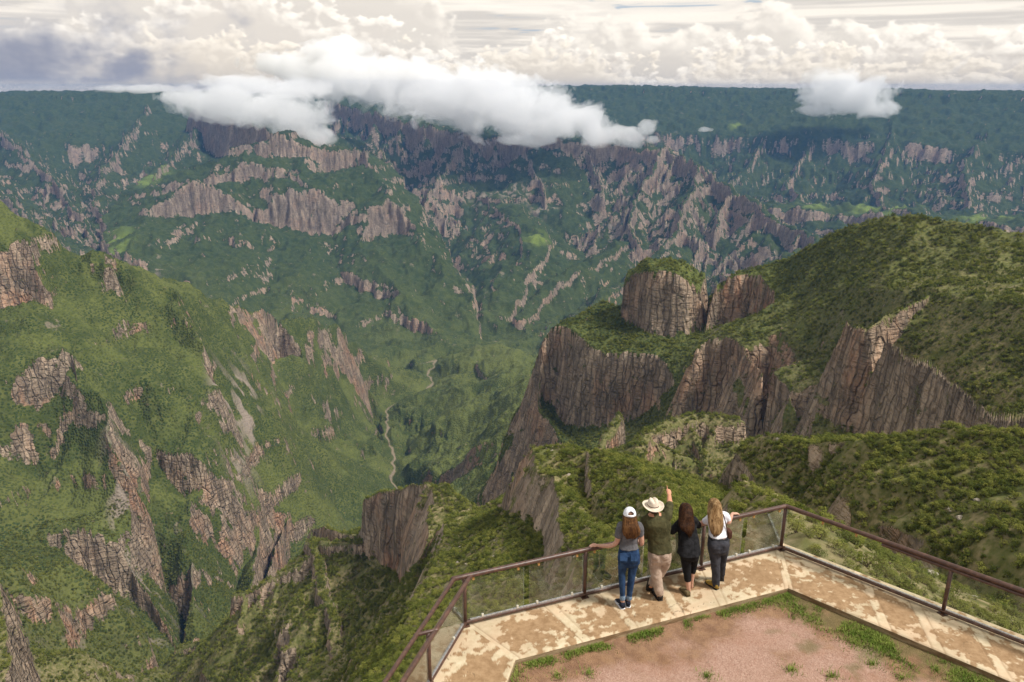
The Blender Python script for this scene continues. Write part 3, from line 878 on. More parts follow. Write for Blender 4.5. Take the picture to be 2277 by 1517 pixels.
def terrain_material():
    m, nt = new_mat('canyon_slopes')
    t = NT(nt)
    p = t.pos()
    rock = t.attr('rock')
    soft = t.attr('grassy')
    bed = t.attr('bed')
    # rock
    st = t.noise(t.scale(p, (1, 1, 0.28)), 0.05, 5, 0.66)
    st2 = t.noise(t.scale(p, (1, 1, 0.22)), 0.24, 4, 0.65)
    big = t.noise(p, 0.006, 3, 0.5)
    rc = t.mix(t.ramp(st, 0.35, 0.65), (0.205, 0.150, 0.104), (0.40, 0.30, 0.21))
    rc = t.mix(t.math('MULTIPLY', t.ramp(big, 0.42, 0.68), t.ramp(st, 0.38, 0.62)), rc, (0.38, 0.19, 0.105))
    rc = t.mix(t.math('MULTIPLY', t.ramp(st2, 0.52, 0.72), 0.75), rc, (0.088, 0.078, 0.054))
    rc = t.mix(t.math('MULTIPLY', t.ramp(st2, 0.60, 0.36), 0.35), rc, (0.34, 0.29, 0.22))
    # columns parted by clefts, and level beds
    wv = t.n('ShaderNodeTexNoise', i_Vector=p, i_Scale=0.035, i_Detail=2.0)
    wp = t.n('ShaderNodeVectorMath', operation='MULTIPLY_ADD')
    t.set(wp.inputs[0], wv.outputs['Color'])
    wp.inputs[1].default_value = (16, 16, 60)
    t.set(wp.inputs[2], p)
    cl = t.voro(t.scale(wp.outputs[0], (1, 1, 0.13)), 0.085, 'DISTANCE_TO_EDGE')
    cc_ = t.voro(t.scale(wp.outputs[0], (1, 1, 0.13)), 0.085)
    hsv = t.n('ShaderNodeHueSaturation')
    t.set(hsv.inputs['Color'], rc)
    t.set(hsv.inputs['Value'], t.math('MULTIPLY_ADD', t.n('ShaderNodeSeparateColor', i_0=cc_.outputs['Color']).outputs[0], 0.5, 0.78))
    rc = hsv.outputs[0]
    cleft = t.math('MULTIPLY', t.ramp(cl.outputs['Distance'], 0.13, 0.0), t.attr('steep'))
    bed_ = t.ramp(t.noise(t.scale(p, (0.25, 0.25, 1)), 0.16, 4, 0.6), 0.42, 0.62)
    rc = t.mix(t.math('MULTIPLY', cleft, 0.30), rc, (0.06, 0.055, 0.035))
    # vegetation
    vo = t.voro(p, 0.16)
    vd = t.ramp(vo.outputs['Distance'], 0.75, 0.1)
    n1 = t.noise(p, 0.0035, 4, 0.6)
    n2 = t.noise(p, 0.03, 4, 0.65)
    n3 = t.noise(p, 0.35, 3, 0.6)
    gr = t.mix(t.ramp(n2, 0.35, 0.68), (0.050, 0.064, 0.016), (0.104, 0.112, 0.031))
    gr = t.mix(t.math('MULTIPLY', t.ramp(n1, 0.45, 0.7), 0.6), gr, (0.122, 0.126, 0.034))
    gr = t.mix(t.math('MULTIPLY', soft, 0.55), gr, (0.125, 0.140, 0.037))
    bush = t.mix(t.ramp(n3, 0.35, 0.65), (0.026, 0.042, 0.011), (0.056, 0.074, 0.019))
    cov = t.ramp(t.math('ADD', vd, t.math('MULTIPLY', t.math('SUBTRACT', n2, 0.5), 1.6)), 0.35, 0.6)
    veg = t.mix(t.math('MULTIPLY', cov, t.math('SUBTRACT', 1.0, t.math('MULTIPLY', soft, 0.6))), gr, bush)
    nearf = t.attr('near')
    ng_ = t.mix(t.ramp(n3, 0.35, 0.68), (0.105, 0.105, 0.034), (0.27, 0.215, 0.115))
    veg = t.mix(nearf, veg, t.mix(t.ramp(n2, 0.42, 0.75), ng_, (0.10, 0.115, 0.030)))
    wood = t.attr('wood')
    veg = t.mix(t.math('MULTIPLY', wood, 0.80), veg, t.mix(t.ramp(n2, 0.35, 0.65), (0.020, 0.038, 0.013), (0.046, 0.064, 0.020)))
    # bare earth and pale scree patches
    sc = t.math('MULTIPLY', t.ramp(t.noise(p, 0.012, 4, 0.7), 0.64, 0.72), 0.8)
    veg = t.mix(sc, veg, (0.20, 0.165, 0.115))
    fac = t.ramp(t.math('ADD', t.math('MULTIPLY', rock, 0.82), t.math('MULTIPLY', t.math('SUBTRACT', t.noise(t.scale(p, (0.7, 0.7, 1.1)), 0.055, 5, 0.72), 0.5), 2.5)), 0.36, 0.58)
    rc = t.mix(t.math('MULTIPLY', wood, 0.6), rc, t.mix(t.ramp(st, 0.3, 0.7), (0.20, 0.155, 0.118), (0.37, 0.29, 0.22)))
    col = t.mix(fac, veg, rc)
    col = t.mix(t.math('MULTIPLY', t.attr('field'), 0.85), col, (0.17, 0.22, 0.04))
    col = t.mix(t.attr('talus'), col, (0.26, 0.21, 0.165))
    col = t.mix(bed, col, (0.235, 0.185, 0.125))
    hgt = t.math('ADD', t.math('MULTIPLY', t.math('MULTIPLY', vd, t.math('SUBTRACT', 1.0, nearf)), t.math('SUBTRACT', 1.0, fac)), t.math('MULTIPLY', t.math('ADD', t.math('ADD', st2, t.math('MULTIPLY', cleft, -1.6)), t.math('MULTIPLY', bed_, 0.8)), t.math('MULTIPLY', fac, 2.0)))
    nr = t.bump(hgt, 0.8, 2.2)
    t.out(t.pbsdf(col, 0.95, nr, 0.1))
    return m


# ------------------------------------------------------------------ platform outline
RC = G(1736, 1222)      # rail corner, right
LC = G(1034.5, 1391)    # rail corner, left


# directions of the three rail legs
def unit(v):
    v = np.array(v[:2])
    return v / np.linalg.norm(v)


dR = unit(G(2096, 1365) - RC)
dM = unit(RC - LC)
dL = unit(G(960, 1517) - LC)
RE = RC[:2] + dR * 14.0
LE = LC[:2] + dL * 14.0
nM = np.array([-dM[1], dM[0]])           # outward
PLAT = [tuple(LC[:2]), tuple(RC[:2]), tuple(RE), (RE[0] - 2, -25.0), (LE[0] - 1, -25.0), tuple(LE)]

build_skeleton()
X, Y, Hm, DD, SLOPE, ROCK, BED, AZ, DS, GD, GA = build_terrain()


def blob(u, v, D, ru, rv):
    """soft ground patch around the place (u, v, D); ru across, rv along the view, metres"""
    c = P(u, v, D)
    ax = np.array([c[1], -c[0]]) / math.hypot(c[0], c[1])
    ay = np.array([c[0], c[1]]) / math.hypot(c[0], c[1])
    a = ((X - c[0]) * ax[0] + (Y - c[1]) * ax[1]) / ru
    b = ((X - c[0]) * ay[0] + (Y - c[1]) * ay[1]) / rv
    return np.exp(-(a * a + b * b) ** 2)


nz = fbm(X, Y, 160, 3, 90)
azd = np.degrees(np.arctan2(X, Y))
GRASSY = sstep(-0.2, 0.4, nz + 0.6 * (sstep(-8, -4, azd) * (1 - sstep(4, 7, azd)) * sstep(1600, 2000, DD) * (1 - sstep(3800, 4100, DD))) - 0.15)
FIELD = np.zeros_like(X)
for f in ((1960, 470, 7400, 260, 260), (1800, 460, 7500, 170, 160), (2185, 495, 7000, 200, 200), (1195, 538, 5900, 100, 180), (240, 550, 5600, 160, 400), (350, 390, 8300, 120, 160), (320, 415, 8000, 150, 220), (1640, 267, 10500, 90, 160)):
    FIELD = np.maximum(FIELD, blob(*f))
FIELD = FIELD * sstep(-0.6, 0.0, nz) * (1 - ROCK)
TALUS = np.zeros_like(X)
talus = sstep(0.10, 0.22, fbm(X, Y, 60, 3, 93))
for f in ((1120, 430, 7300, 330, 160), (1210, 465, 7000, 120, 90), (1360, 500, 6400, 80, 160), (560, 1000, 2230, 35, 160), (530, 1090, 2080, 40, 160), (290, 1160, 1690, 40, 180), (305, 1230, 1620, 25, 90), (1720, 545, 5700, 60, 120), (300, 585, 5000, 150, 90), (420, 1400, 1650, 40, 60)):
    TALUS = np.maximum(TALUS, blob(*f))
TALUS = TALUS * talus * (1 - ROCK)
me = grid_mesh('canyon_terrain', X, Y, Hm, dict(rock=ROCK, steep=sstep(1.9, 3.6, SLOPE), bed=BED, grassy=GRASSY, field=FIELD, talus=TALUS, near=1 - sstep(600, 1500, DD), wood=sstep(3600, 5600, DD) * (0.75 + 0.25 * sstep(-0.3, 0.3, nz))))
ter = bpy.data.objects.new('canyon_terrain', me)
C.objects.link(ter)
tag(ter, 'green canyon slopes with brown cliffs, ridges and far rim plateau', 'terrain', kind='structure')
me.materials.append(terrain_material())

#@@LIGHT
# ------------------------------------------------------------------ light
SUN_EL, SUN_AZ = math.radians(54), math.radians(112)     # azimuth from +Y towards +X
SKY_K = 0.8
w = bpy.data.worlds.new("World")
S.world = w
w.use_nodes = True
wt = NT(w.node_tree)
w.node_tree.nodes.clear()
sky = wt.n('ShaderNodeTexSky', sky_type='NISHITA', sun_disc=False, sun_elevation=SUN_EL, sun_rotation=SUN_AZ)
sk = wt.n('ShaderNodeVectorMath', operation='SCALE')
wt.set(sk.inputs[0], sky.outputs[0])
sk.inputs['Scale'].default_value = 0.10
gen = wt.n('ShaderNodeTexCoord').outputs['Generated']
ov = wt.noise(gen, 2.2, 3, 0.55)
cover = wt.mix(wt.ramp(ov, 0.35, 0.62), (0.38, 0.375, 0.37), (0.64, 0.62, 0.585))
col = wt.mix(wt.ramp(ov, 0.40, 0.34), cover, sk.outputs[0])
bg = wt.n('ShaderNodeBackground', i_Color=col, i_Strength=1.0)
wo = wt.n('ShaderNodeOutputWorld', i_Surface=bg.outputs[0])


# distant sky: a band standing 70 km away, its cloud layers computed here
def sky_band():
    aw, ah = 1500, 260
    A = np.linspace(-75, 75, aw).astype(F32)[None, :] + np.zeros((ah, 1), F32)
    E = (np.linspace(0, 1, ah).astype(F32)[:, None] ** 1.25 * 13.0 - 0.9) + np.zeros((1, aw), F32)

    def mixc(f, a, b):
        f = f[..., None] if isinstance(f, np.ndarray) else f
        return np.asarray(a, F32) * (1 - f) + np.asarray(b, F32) * f
    st = fbm(A * 0.06 + 0.4 * fbm(A, E * 3, 9, 2, 201), E * 1.25, 1.0, 5, 200, 0.55)
    st2 = fbm(A * 0.03, E * 0.25, 1.0, 3, 205)
    col = mixc(sstep(-0.45, 0.5, st), (0.50, 0.485, 0.475), (0.72, 0.69, 0.65))
    col = mixc(sstep(0.1, 0.6, st2) * 0.5, col, (0.78, 0.75, 0.71))
    hole = sstep(-0.42, -0.62, st) * sstep(-0.05, 0.25, st2) * sstep(1.0, 2.0, E)
    col = mixc(hole * 0.8, col, (0.28, 0.37, 0.48))
    col = mixc(sstep(1.6, 0.1, E) * 0.6, col, (0.66, 0.60, 0.53))
    # far heaped clouds, lit from the upper right
    bump = 5.2 * np.exp(-((A + 17) / 12.5) ** 4) + 1.6 * np.exp(-((A - 3.6) / 2.6) ** 2) + 1.3 * np.exp(-((A - 26) / 3.0) ** 2) + 1.4 * np.exp(-((A - 32.5) / 2.5) ** 2) + 0.8 * np.exp(-((A - 14) / 4) ** 2)

    def heap(wl, sd, top, sp, hsc):
        def den(a, e):
            return 0.55 * fbm(a, e * 1.35, wl, 6, sd, 0.52) + 0.22 * ridged(a + 3 * 0, e * 1.35, wl * 0.45, 3, sd + 5, 0.5)
        d0 = den(A, E)
        d1 = den(A + wl * 0.10, E + wl * 0.10)
        tp = top + sp * fbm(A, A * 0 + sd, 14, 3, sd + 9) + hsc * bump
        k = d0 + (tp - E) * 0.42
        m = sstep(-0.02, 0.17, k)
        lit = np.clip(0.5 + (d0 - d1) * 2.2, 0, 1) * sstep(1.1, 0.1, k) * 0.7 + 0.3 * sstep(0, 3.5, E)
        return m, np.clip(lit, 0, 1)
    for wl, sd, top, sp, hsc, dk, lt in ((5.0, 220, 2.2, 2.4, 1.0, (0.46, 0.44, 0.425), (0.82, 0.79, 0.745)), (3.2, 240, 1.7, 1.8, 0.6, (0.44, 0.415, 0.40), (0.86, 0.83, 0.785)), (2.0, 260, 0.9, 1.0, 0.25, (0.52, 0.485, 0.445), (0.80, 0.755, 0.69))):
        m, lit = heap(wl, sd, top, sp, hsc)
        col = mixc(m * 0.92, col, mixc(lit, dk, lt))
    # rain-dark bank far to the left
    dn = fbm(A, E * 1.5, 5, 5, 280)
    dk = sstep(-19, -30, A + 7 * dn) * sstep(6.2, 2.6, E + 1.6 * dn) * sstep(-0.1, 0.5, E + 0.2 * dn)
    col = mixc(dk * 0.9, col, mixc(sstep(-0.4, 0.6, dn + 0.12 * E), (0.20, 0.225, 0.31), (0.43, 0.43, 0.46)))
    col = col * np.array([1.10, 1.065, 1.01], F32)
    R = 70000.0
    ar, er = np.radians(A), np.radians(E)
    return grid_mesh_q('sky', R * np.sin(ar), R * np.cos(ar), HC + R * np.tan(er), col)


def grid_mesh_q(name, Xq, Yq, Zq, colr):
    me = grid_mesh(name, Xq, Yq, Zq, {})
    at = me.attributes.new('cloud_colour', 'FLOAT_COLOR', 'POINT')
    at.data.foreach_set('color', np.concatenate([colr, np.ones(colr.shape[:2] + (1,), F32)], -1).astype(F32).ravel())
    return me


skm = sky_band()
m, nt = new_mat('distant_sky')
t = NT(nt)
e = t.n('ShaderNodeEmission')
t.set(e.inputs[0], t.n('ShaderNodeAttribute', attribute_name='cloud_colour').outputs['Color'])
t.out(e)
skm.materials.append(m)
sko = bpy.data.objects.new('sky', skm)
C.objects.link(sko)
tag(sko, 'pale layered cloud sky above the far rim', 'sky', kind='structure')
sl = bpy.data.lights.new('sun', 'SUN')
sl.energy = 3.6
sl.angle = math.radians(9)
sl.color = (1, 0.96, 0.90)
so = bpy.data.objects.new('sun', sl)
C.objects.link(so)
sd = Vector((math.sin(SUN_AZ) * math.cos(SUN_EL), math.cos(SUN_AZ) * math.cos(SUN_EL), math.sin(SUN_EL)))
so.rotation_euler = sd.to_track_quat('Z', 'Y').to_euler()
# air: one box of thin even haze round the camera and everything built
bm = bmesh.new()
bmesh.ops.create_cube(bm, size=1.0)
hz = bpy.data.meshes.new('haze')
bm.to_mesh(hz)
bm.free()
hzo = bpy.data.objects.new('haze', hz)
C.objects.link(hzo)
HZ0, HZ1 = float(Hm.min()) - 1.0, max(HC + 3.0, float(Hm.max()) + 3.0)
hzo.scale = (37600, 37600, HZ1 - HZ0)
hzo.location = (0, 0, 0.5 * (HZ0 + HZ1))
tag(hzo, 'blue haze in the air over the canyon', 'haze', kind='stuff')
m, nt = new_mat('haze')
t = NT(nt)
hv = t.n('ShaderNodeVolumePrincipled')
hv.inputs['Color'].default_value = (0.105, 0.265, 0.60, 1)
hv.inputs['Density'].default_value = 3.2e-5
hv.inputs['Anisotropy'].default_value = 0.0
t.out(None, hv)
hz.materials.append(m)
S.cycles.volume_bounces = 1
S.view_settings.view_transform = 'Standard'
S.view_settings.look = 'None'
S.view_settings.exposure = 0.42

#@@CLOUDS


#@@PLATFORM
# ------------------------------------------------------------------ mesh helpers
def link(name, me, mat=None, parent=None, smooth=False):
    o = bpy.data.objects.new(name, me)
    C.objects.link(o)
    if mat is not None:
        me.materials.append(mat)
    if parent is not None:
        o.parent = parent
    if smooth:
        me.polygons.foreach_set('use_smooth', [True] * len(me.polygons))
    return o


def bm_obj(name, bm, mat=None, parent=None, smooth=False):
    me = bpy.data.meshes.new(name)
    bmesh.ops.recalc_face_normals(bm, faces=bm.faces[:])
    bm.to_mesh(me)
    bm.free()
    return link(name, me, mat, parent, smooth)


def empty(name, loc=(0, 0, 0)):
    o = bpy.data.objects.new(name, None)
    o.empty_display_size = 0.2
    o.location = loc
    C.objects.link(o)
    return o


def rings(bm, loops, closed_ends=True):
    vs = [[bm.verts.new(p) for p in lp] for lp in loops]
    n = len(vs[0])
    for a, b in zip(vs[:-1], vs[1:]):
        for i in range(n):
            bm.faces.new((a[i], a[(i + 1) % n], b[(i + 1) % n], b[i]))
    if closed_ends:
        bm.faces.new(vs[0][::-1])
        bm.faces.new(vs[-1])


def frames(pts, up=Vector((0, 0, 1))):
    pts = [Vector(p) for p in pts]
    out = []
    prev = None
    for i in range(len(pts)):
        t = (pts[min(i + 1, len(pts) - 1)] - pts[max(i - 1, 0)]).normalized()
        if prev is None:
            x = t.cross(up)
            if x.length < 1e-3:
                x = t.cross(Vector((0, 1, 0)))
            x.normalize()
        else:
            x = (prev - t * prev.dot(t)).normalized()
        prev = x
        out.append((pts[i], x, t.cross(x).normalized(), t))
    return out


def tube(bm, pts, r, n=14, cap=True, flat=1.0):
    """tube along a path; r a number or one radius per point; rounded ends"""
    rs = r if isinstance(r, (list, tuple)) else [r] * len(pts)
    fr = frames(pts)
    loops = []

    def ring(p, x, y, rr):
        return [p + x * (rr * math.cos(2 * math.pi * i / n)) + y * (rr * flat * math.sin(2 * math.pi * i / n)) for i in range(n)]
    if cap:
        p, x, y, t = fr[0]
        for k in (0.25, 0.7, 0.93):
            loops.append(ring(p - t * rs[0] * math.sqrt(1 - k * k) * 0.9, x, y, rs[0] * k))
    for (p, x, y, t), rr in zip(fr, rs):
        loops.append(ring(p, x, y, rr))
    if cap:
        p, x, y, t = fr[-1]
        for k in (0.93, 0.7, 0.25):
            loops.append(ring(p + t * rs[-1] * math.sqrt(1 - k * k) * 0.9, x, y, rs[-1] * k))
    rings(bm, loops)


def smooth_path(pts, vals, k=4):
    """Catmull-Rom resampling of points with radii"""
    P_ = [Vector(p) for p in pts]
    out, ov_ = [], []
    for i in range(len(P_) - 1):
        p0, p1, p2, p3 = P_[max(i - 1, 0)], P_[i], P_[i + 1], P_[min(i + 2, len(P_) - 1)]
        for j in range(k):
            t = j / k
            out.append(0.5 * ((2 * p1) + (p2 - p0) * t + (2 * p0 - 5 * p1 + 4 * p2 - p3) * t * t + (3 * p1 - p0 - 3 * p2 + p3) * t ** 3))
            ov_.append(vals[i] + (vals[i + 1] - vals[i]) * t)
    out.append(P_[-1])
    ov_.append(vals[-1])
    return out, ov_


def limb(bm, pts, rs, n=14):
    p, r = smooth_path(pts, rs)
    tube(bm, p, r, n)


def ellipsoid(bm, c, r, rot=None, seg=16):
    m = Matrix.Translation(Vector(c)) @ (rot.to_4x4() if rot is not None else Matrix.Identity(4)) @ Matrix.Diagonal((*r, 1))
    bmesh.ops.create_uvsphere(bm, u_segments=seg, v_segments=seg // 2 + 2, radius=1, matrix=m)


def box(bm, c, size, rot=None, bev=0.0):
    m = Matrix.Translation(Vector(c)) @ (rot.to_4x4() if rot is not None else Matrix.Identity(4)) @ Matrix.Diagonal((*size, 1))
    g = bmesh.ops.create_cube(bm, size=1, matrix=m)
    if bev:
        bmesh.ops.bevel(bm, geom=list({e for v in g['verts'] for e in v.link_edges}), offset=bev, segments=2, affect='EDGES', profile=0.6)


def fuse(name, bm, voxel, mat, parent, smooth_it=4):
    """join overlapping closed shapes into one continuous skin"""
    me = bpy.data.meshes.new(name)
    bmesh.ops.recalc_face_normals(bm, faces=bm.faces[:])
    bm.to_mesh(me)
    bm.free()
    tmp = bpy.data.objects.new(name, me)
    TS.collection.objects.link(tmp)
    r = tmp.modifiers.new('r', 'REMESH')
    r.mode = 'VOXEL'
    r.voxel_size = voxel
    s_ = tmp.modifiers.new('s', 'SMOOTH')
    s_.iterations = smooth_it
    s_.factor = 0.5
    with bpy.context.temp_override(scene=TS, view_layer=TS.view_layers[0]):
        dg = bpy.context.evaluated_depsgraph_get()
    out = bpy.data.meshes.new_from_object(tmp.evaluated_get(dg))
    bpy.data.objects.remove(tmp)
    out.name = name
    return link(name, out, mat, parent, True)


# ------------------------------------------------------------------ concrete walkway
IR, IL = G(1753, 1306), G(1146, 1466)          # inner corners of the walkway
dRi = unit(G(2277, 1526) - IR)
dLi = unit(G(1127, 1517) - IL)


def lerp(a, b, t):
    return a + (b - a) * t


def leg_mesh(o0, o1, i0, i1, strips, seed):
    """walkway between outer edge o0-o1 and inner edge i0-i1; strips: positions (0-1) of the cast joints"""
    o0, o1, i0, i1 = [np.array(q[:2], float) for q in (o0, o1, i0, i1)]
    L = np.linalg.norm(o1 - o0)
    wdt = np.linalg.norm(i0 - o0)
    ns, nt_ = int(L / 0.02), int(wdt / 0.02)
    s_ = np.linspace(0, 1, ns)[None, :, None]
    t_ = np.linspace(0, 1, nt_)[:, None, None]
    p = lerp(lerp(o0, o1, s_), lerp(i0, i1, s_), t_).astype(F32)
    x, y = np.ascontiguousarray(p[..., 0]), np.ascontiguousarray(p[..., 1])
    sd, td = (s_[..., 0] * L + 0 * x).astype(F32), (t_[..., 0] * wdt + 0 * x).astype(F32)
    big = fbm(x, y, 1.1, 4, seed, 0.62)
    fine = fbm(x, y, 0.16, 4, seed + 3, 0.6)
    edge = 0.75 * np.exp(-td / 0.22) + 0.5 * np.exp(-(wdt - td) / 0.10) - 0.22 * np.exp(-((td - wdt * 0.58) / (wdt * 0.3)) ** 2)
    k = big * 0.7 + fine * 0.75 + edge - 0.12
    groove = np.zeros_like(x)
    for sp in strips:
        q = np.abs(sd - sp * L)
        k = k + 0.9 * np.exp(-(q / 0.085) ** 4)
        groove = np.maximum(groove, np.exp(-((q - 0.085) / 0.012) ** 2))
    ck = np.abs(fbm(x, y, 1.6, 4, seed + 7))
    crack = (ck < 0.006) & (fbm(x, y, 2.3, 2, seed + 9) > 0.1)
    paint = sstep(-0.02, 0.16, k)
    z = np.zeros_like(x) + 0.0012 * paint - 0.007 * groove - 0.003 * crack + 0.0008 * fine
    ex = np.minimum(td, wdt - td)
    z = z - 0.02 * np.maximum(0, 1 - ex / 0.02) ** 2
    return grid_mesh('walkway_top', x, y, z, dict(paint=paint * (1 - 0.5 * groove), crack=np.maximum(crack.astype(F32), groove * 0.35), stain=sstep(-0.2, 0.5, fbm(x, y, 0.7, 3, seed + 11))))


def walkway_material():
    m, nt = new_mat('weathered_painted_concrete')
    t = NT(nt)
    p = t.pos()
    n1 = t.noise(p, 9, 5, 0.65)
    n2 = t.noise(p, 70, 3, 0.6)
    n3 = t.noise(p, 1.3, 3, 0.6)
    bare = t.mix(t.ramp(n1, 0.3, 0.7), (0.235, 0.140, 0.068), (0.36, 0.235, 0.128))
    bare = t.mix(t.ramp(n2, 0.66, 0.74), bare, (0.46, 0.36, 0.24))
    pnt = t.mix(t.ramp(n1, 0.3, 0.75), (0.46, 0.37, 0.235), (0.58, 0.485, 0.335))
    pnt = t.mix(t.math('MULTIPLY', t.ramp(n3, 0.42, 0.66), 0.55), pnt, (0.58, 0.40, 0.26))
    col = t.mix(t.attr('paint'), bare, pnt)
    col = t.mix(t.math('MULTIPLY', t.attr('stain'), 0.18), col, (0.20, 0.12, 0.06))
    col = t.mix(t.math('MULTIPLY', t.attr('crack'), 0.6), col, (0.09, 0.055, 0.03))
    t.out(t.pbsdf(col, 0.85, t.bump(t.math('ADD', n1, n2), 0.3, 0.01), 0.3))
    return m


WM = walkway_material()
wk = empty('walkway')
tag(wk, 'raised concrete walkway with peeling cream paint along the railing', 'walkway', kind='structure')


def ext(a, d, L):
    return np.array([a[0] + d[0] * L, a[1] + d[1] * L])


nR = np.array([dR[1], -dR[0]]) * (1 if dR[1] < 0 else -1)
nR = nR if np.dot(nR, RC[:2] - IR[:2]) > 0 else -nR
nL = np.array([-dL[1], dL[0]])
nL = nL if np.dot(nL, LC[:2] - IL[:2]) > 0 else -nL
mO0, mO1 = LC[:2] + nM * 0.07, RC[:2] + nM * 0.07
rO0 = RC[:2] + nM * 0.09 + nR * 0.20
rO1 = ext(RC[:2] + nR * 0.40, dR, 13)
lO0 = G(977, 1399)[:2]
lO1 = ext(lO0, dL, 8)
lR1, rR1 = ext(LC[:2], dL, 8), ext(RC[:2], dR, 13)
rI1, lI1 = ext(IR[:2], dRi, 13), ext(IL[:2], dLi, 8)
LR = 13.0


def sproj(u, v, a, d, L):
    q = G(u, v)
    return float(np.dot(q[:2] - a[:2], d) / L)


mlen = np.linalg.norm(RC[:2] - LC[:2])
mst = [sproj(u, v, LC, dM, mlen) for u, v in ((1240, 1375), (1363, 1342), (1490, 1318), (1617, 1305))]
mst = [0.0] + mst + [1.0]
rst = [sproj(u, v, RC, dR, LR) for u, v in ((1905, 1335), (2010, 1385), (2150, 1440))] + [0.36, 0.47, 0.58]
link('walkway_top', leg_mesh(mO0, mO1, IL, IR, mst, 301), WM, wk)
link('walkway_top', leg_mesh(mO1, ext(mO1, dR, 13), IR, rI1, [0.0] + rst, 331), WM, wk)
link('walkway_top', leg_mesh(rO0, rO1, mO1, ext(mO1, dR, 13), [], 345), WM, wk)
link('walkway_top', leg_mesh(ext(mO0, dL, 8), mO0, lI1, IL, [0.35, 0.7], 361), WM, wk)
link('walkway_top', leg_mesh(lO1, lO0, ext(mO0, dL, 8), mO0, [], 377), WM, wk)

# kerb faces, the slab sides
GZ = -0.13


def wall_strip(bm, pts, z0, z1, n=60):
    for a, b in zip(pts[:-1], pts[1:]):
        a, b = np.array(a[:2]), np.array(b[:2])
        vs = []
        for i in range(n + 1):
            q = a + (b - a) * i / n
            vs.append((bm.verts.new((q[0], q[1], z1)), bm.verts.new((q[0], q[1], z0))))
        for (p0, p1), (q0, q1) in zip(vs[:-1], vs[1:]):
            bm.faces.new((p0, p1, q1, q0))


m, nt = new_mat('stained_concrete')
t = NT(nt)
p = t.pos()
nn = t.noise(t.scale(p, (1, 1, 4)), 2.4, 5, 0.65)
n2 = t.noise(p, 24, 4, 0.6)
cc = t.mix(t.ramp(nn, 0.35, 0.68), (0.17, 0.10, 0.05), (0.36, 0.27, 0.16))
cc = t.mix(t.math('MULTIPLY', t.ramp(n2, 0.55, 0.7), 0.5), cc, (0.09, 0.065, 0.04))
t.out(t.pbsdf(cc, 0.9, t.bump(n2, 0.5, 0.01), 0.2))
KM = m
bm = bmesh.new()
wall_strip(bm, [lI1, IL, IR, rI1], GZ - 0.3, -0.019)
bm_obj('kerb_face', bm, KM, wk)
bm = bmesh.new()
wall_strip(bm, [lO1, lO0, mO0, mO1, rO0, rO1], -1.6, -0.019)
bm_obj('slab_side', bm, KM, wk)
# small infills where the outer strips meet the corners
bm = bmesh.new()
for tri in ([lO0, mO0, ext(mO0, dL, 0.5)], [rO0, mO1, ext(mO1, dR, 0.5)]):
    bm.faces.new([bm.verts.new((q[0], q[1], -0.03)) for q in tri])
bm_obj('slab_corner', bm, KM, wk)

# ------------------------------------------------------------------ gravel yard
xs = np.linspace(-9, 15, 900)
ys = np.linspace(-25, 12.6, 60)
ys = np.concatenate([np.linspace(-25, 5, 60), np.linspace(5.02, 12.6, 500)])
gx_, gy_ = np.meshgrid(xs, ys)
gx_, gy_ = gx_.astype(F32), gy_.astype(F32)
yard = [tuple(lI1), tuple(IL[:2]), tuple(IR[:2]), tuple(rI1)]


def line_d(x, y, a, b):
    return seg_dist(x, y, a, b)[0]


def side(x, y, a, b):
    return (b[0] - a[0]) * (y - a[1]) - (b[1] - a[1]) * (x - a[0])


dk_ = np.minimum(np.minimum(line_d(gx_, gy_, IL, IR), line_d(gx_, gy_, IR, rI1)), line_d(gx_, gy_, lI1, IL))
dRr = line_d(gx_, gy_, IR, rI1)
gz_ = GZ + 0.012 * fbm(gx_, gy_, 0.9, 3, 401) + 0.004 * fbm(gx_, gy_, 0.11, 3, 402) + 0.03 * np.exp(-dk_ / 0.2)
inside = (side(gx_, gy_, lI1, IL) < 0.12) & (side(gx_, gy_, IL, IR) < 0.3) & (side(gx_, gy_, IR, rI1) < 0.6)
gz_ = gz_.astype(F32)
soil = sstep(0.15, 0.55, np.exp(-dk_ / 0.45) + 0.35 * fbm(gx_, gy_, 0.8, 4, 404) + 0.15 * sstep(1.2, 0.2, dRr))
gin = inside
me = grid_mesh('ground', gx_, gy_, gz_, dict(soil=soil, moss=sstep(0.25, 0.6, np.exp(-dRr / 0.8) + 0.4 * fbm(gx_, gy_, 0.5, 4, 405) - 0.1)))
m, nt = new_mat('pink_gravel')
t = NT(nt)
p = t.pos()
v1 = t.voro(p, 55)
v2 = t.voro(p, 120)
n0 = t.noise(p, 1.1, 4, 0.6)
n1 = t.noise(p, 6, 4, 0.65)
g1 = t.mix(v1.outputs['Color'], (0.33, 0.185, 0.130), (0.66, 0.46, 0.36))
g2 = t.mix(t.ramp(v2.outputs['Distance'], 0.1, 0.5), (0.60, 0.43, 0.34), (0.27, 0.15, 0.105))
gc = t.mix(0.5, g1, g2)
gc = t.mix(t.math('MULTIPLY', t.ramp(n0, 0.45, 0.7), 0.6), gc, (0.30, 0.15, 0.09))
gc = t.mix(t.math('MULTIPLY', t.ramp(n1, 0.58, 0.72), 0.5), gc, (0.25, 0.125, 0.08))
gc = t.mix(t.math('MULTIPLY', t.attr('soil'), 0.75), gc, t.mix(t.ramp(n1, 0.35, 0.65), (0.17, 0.09, 0.045), (0.29, 0.17, 0.085)))
gc = t.mix(t.math('MULTIPLY', t.attr('moss'), 0.5), gc, (0.09, 0.11, 0.03))
t.out(t.pbsdf(gc, 0.95, t.bump(t.math('ADD', v1.outputs['Distance'], v2.outputs['Distance']), 0.8, 0.012), 0.15))
bm = bmesh.new()
bm.from_mesh(me)
bm.verts.ensure_lookup_table()
flat = gin.ravel()
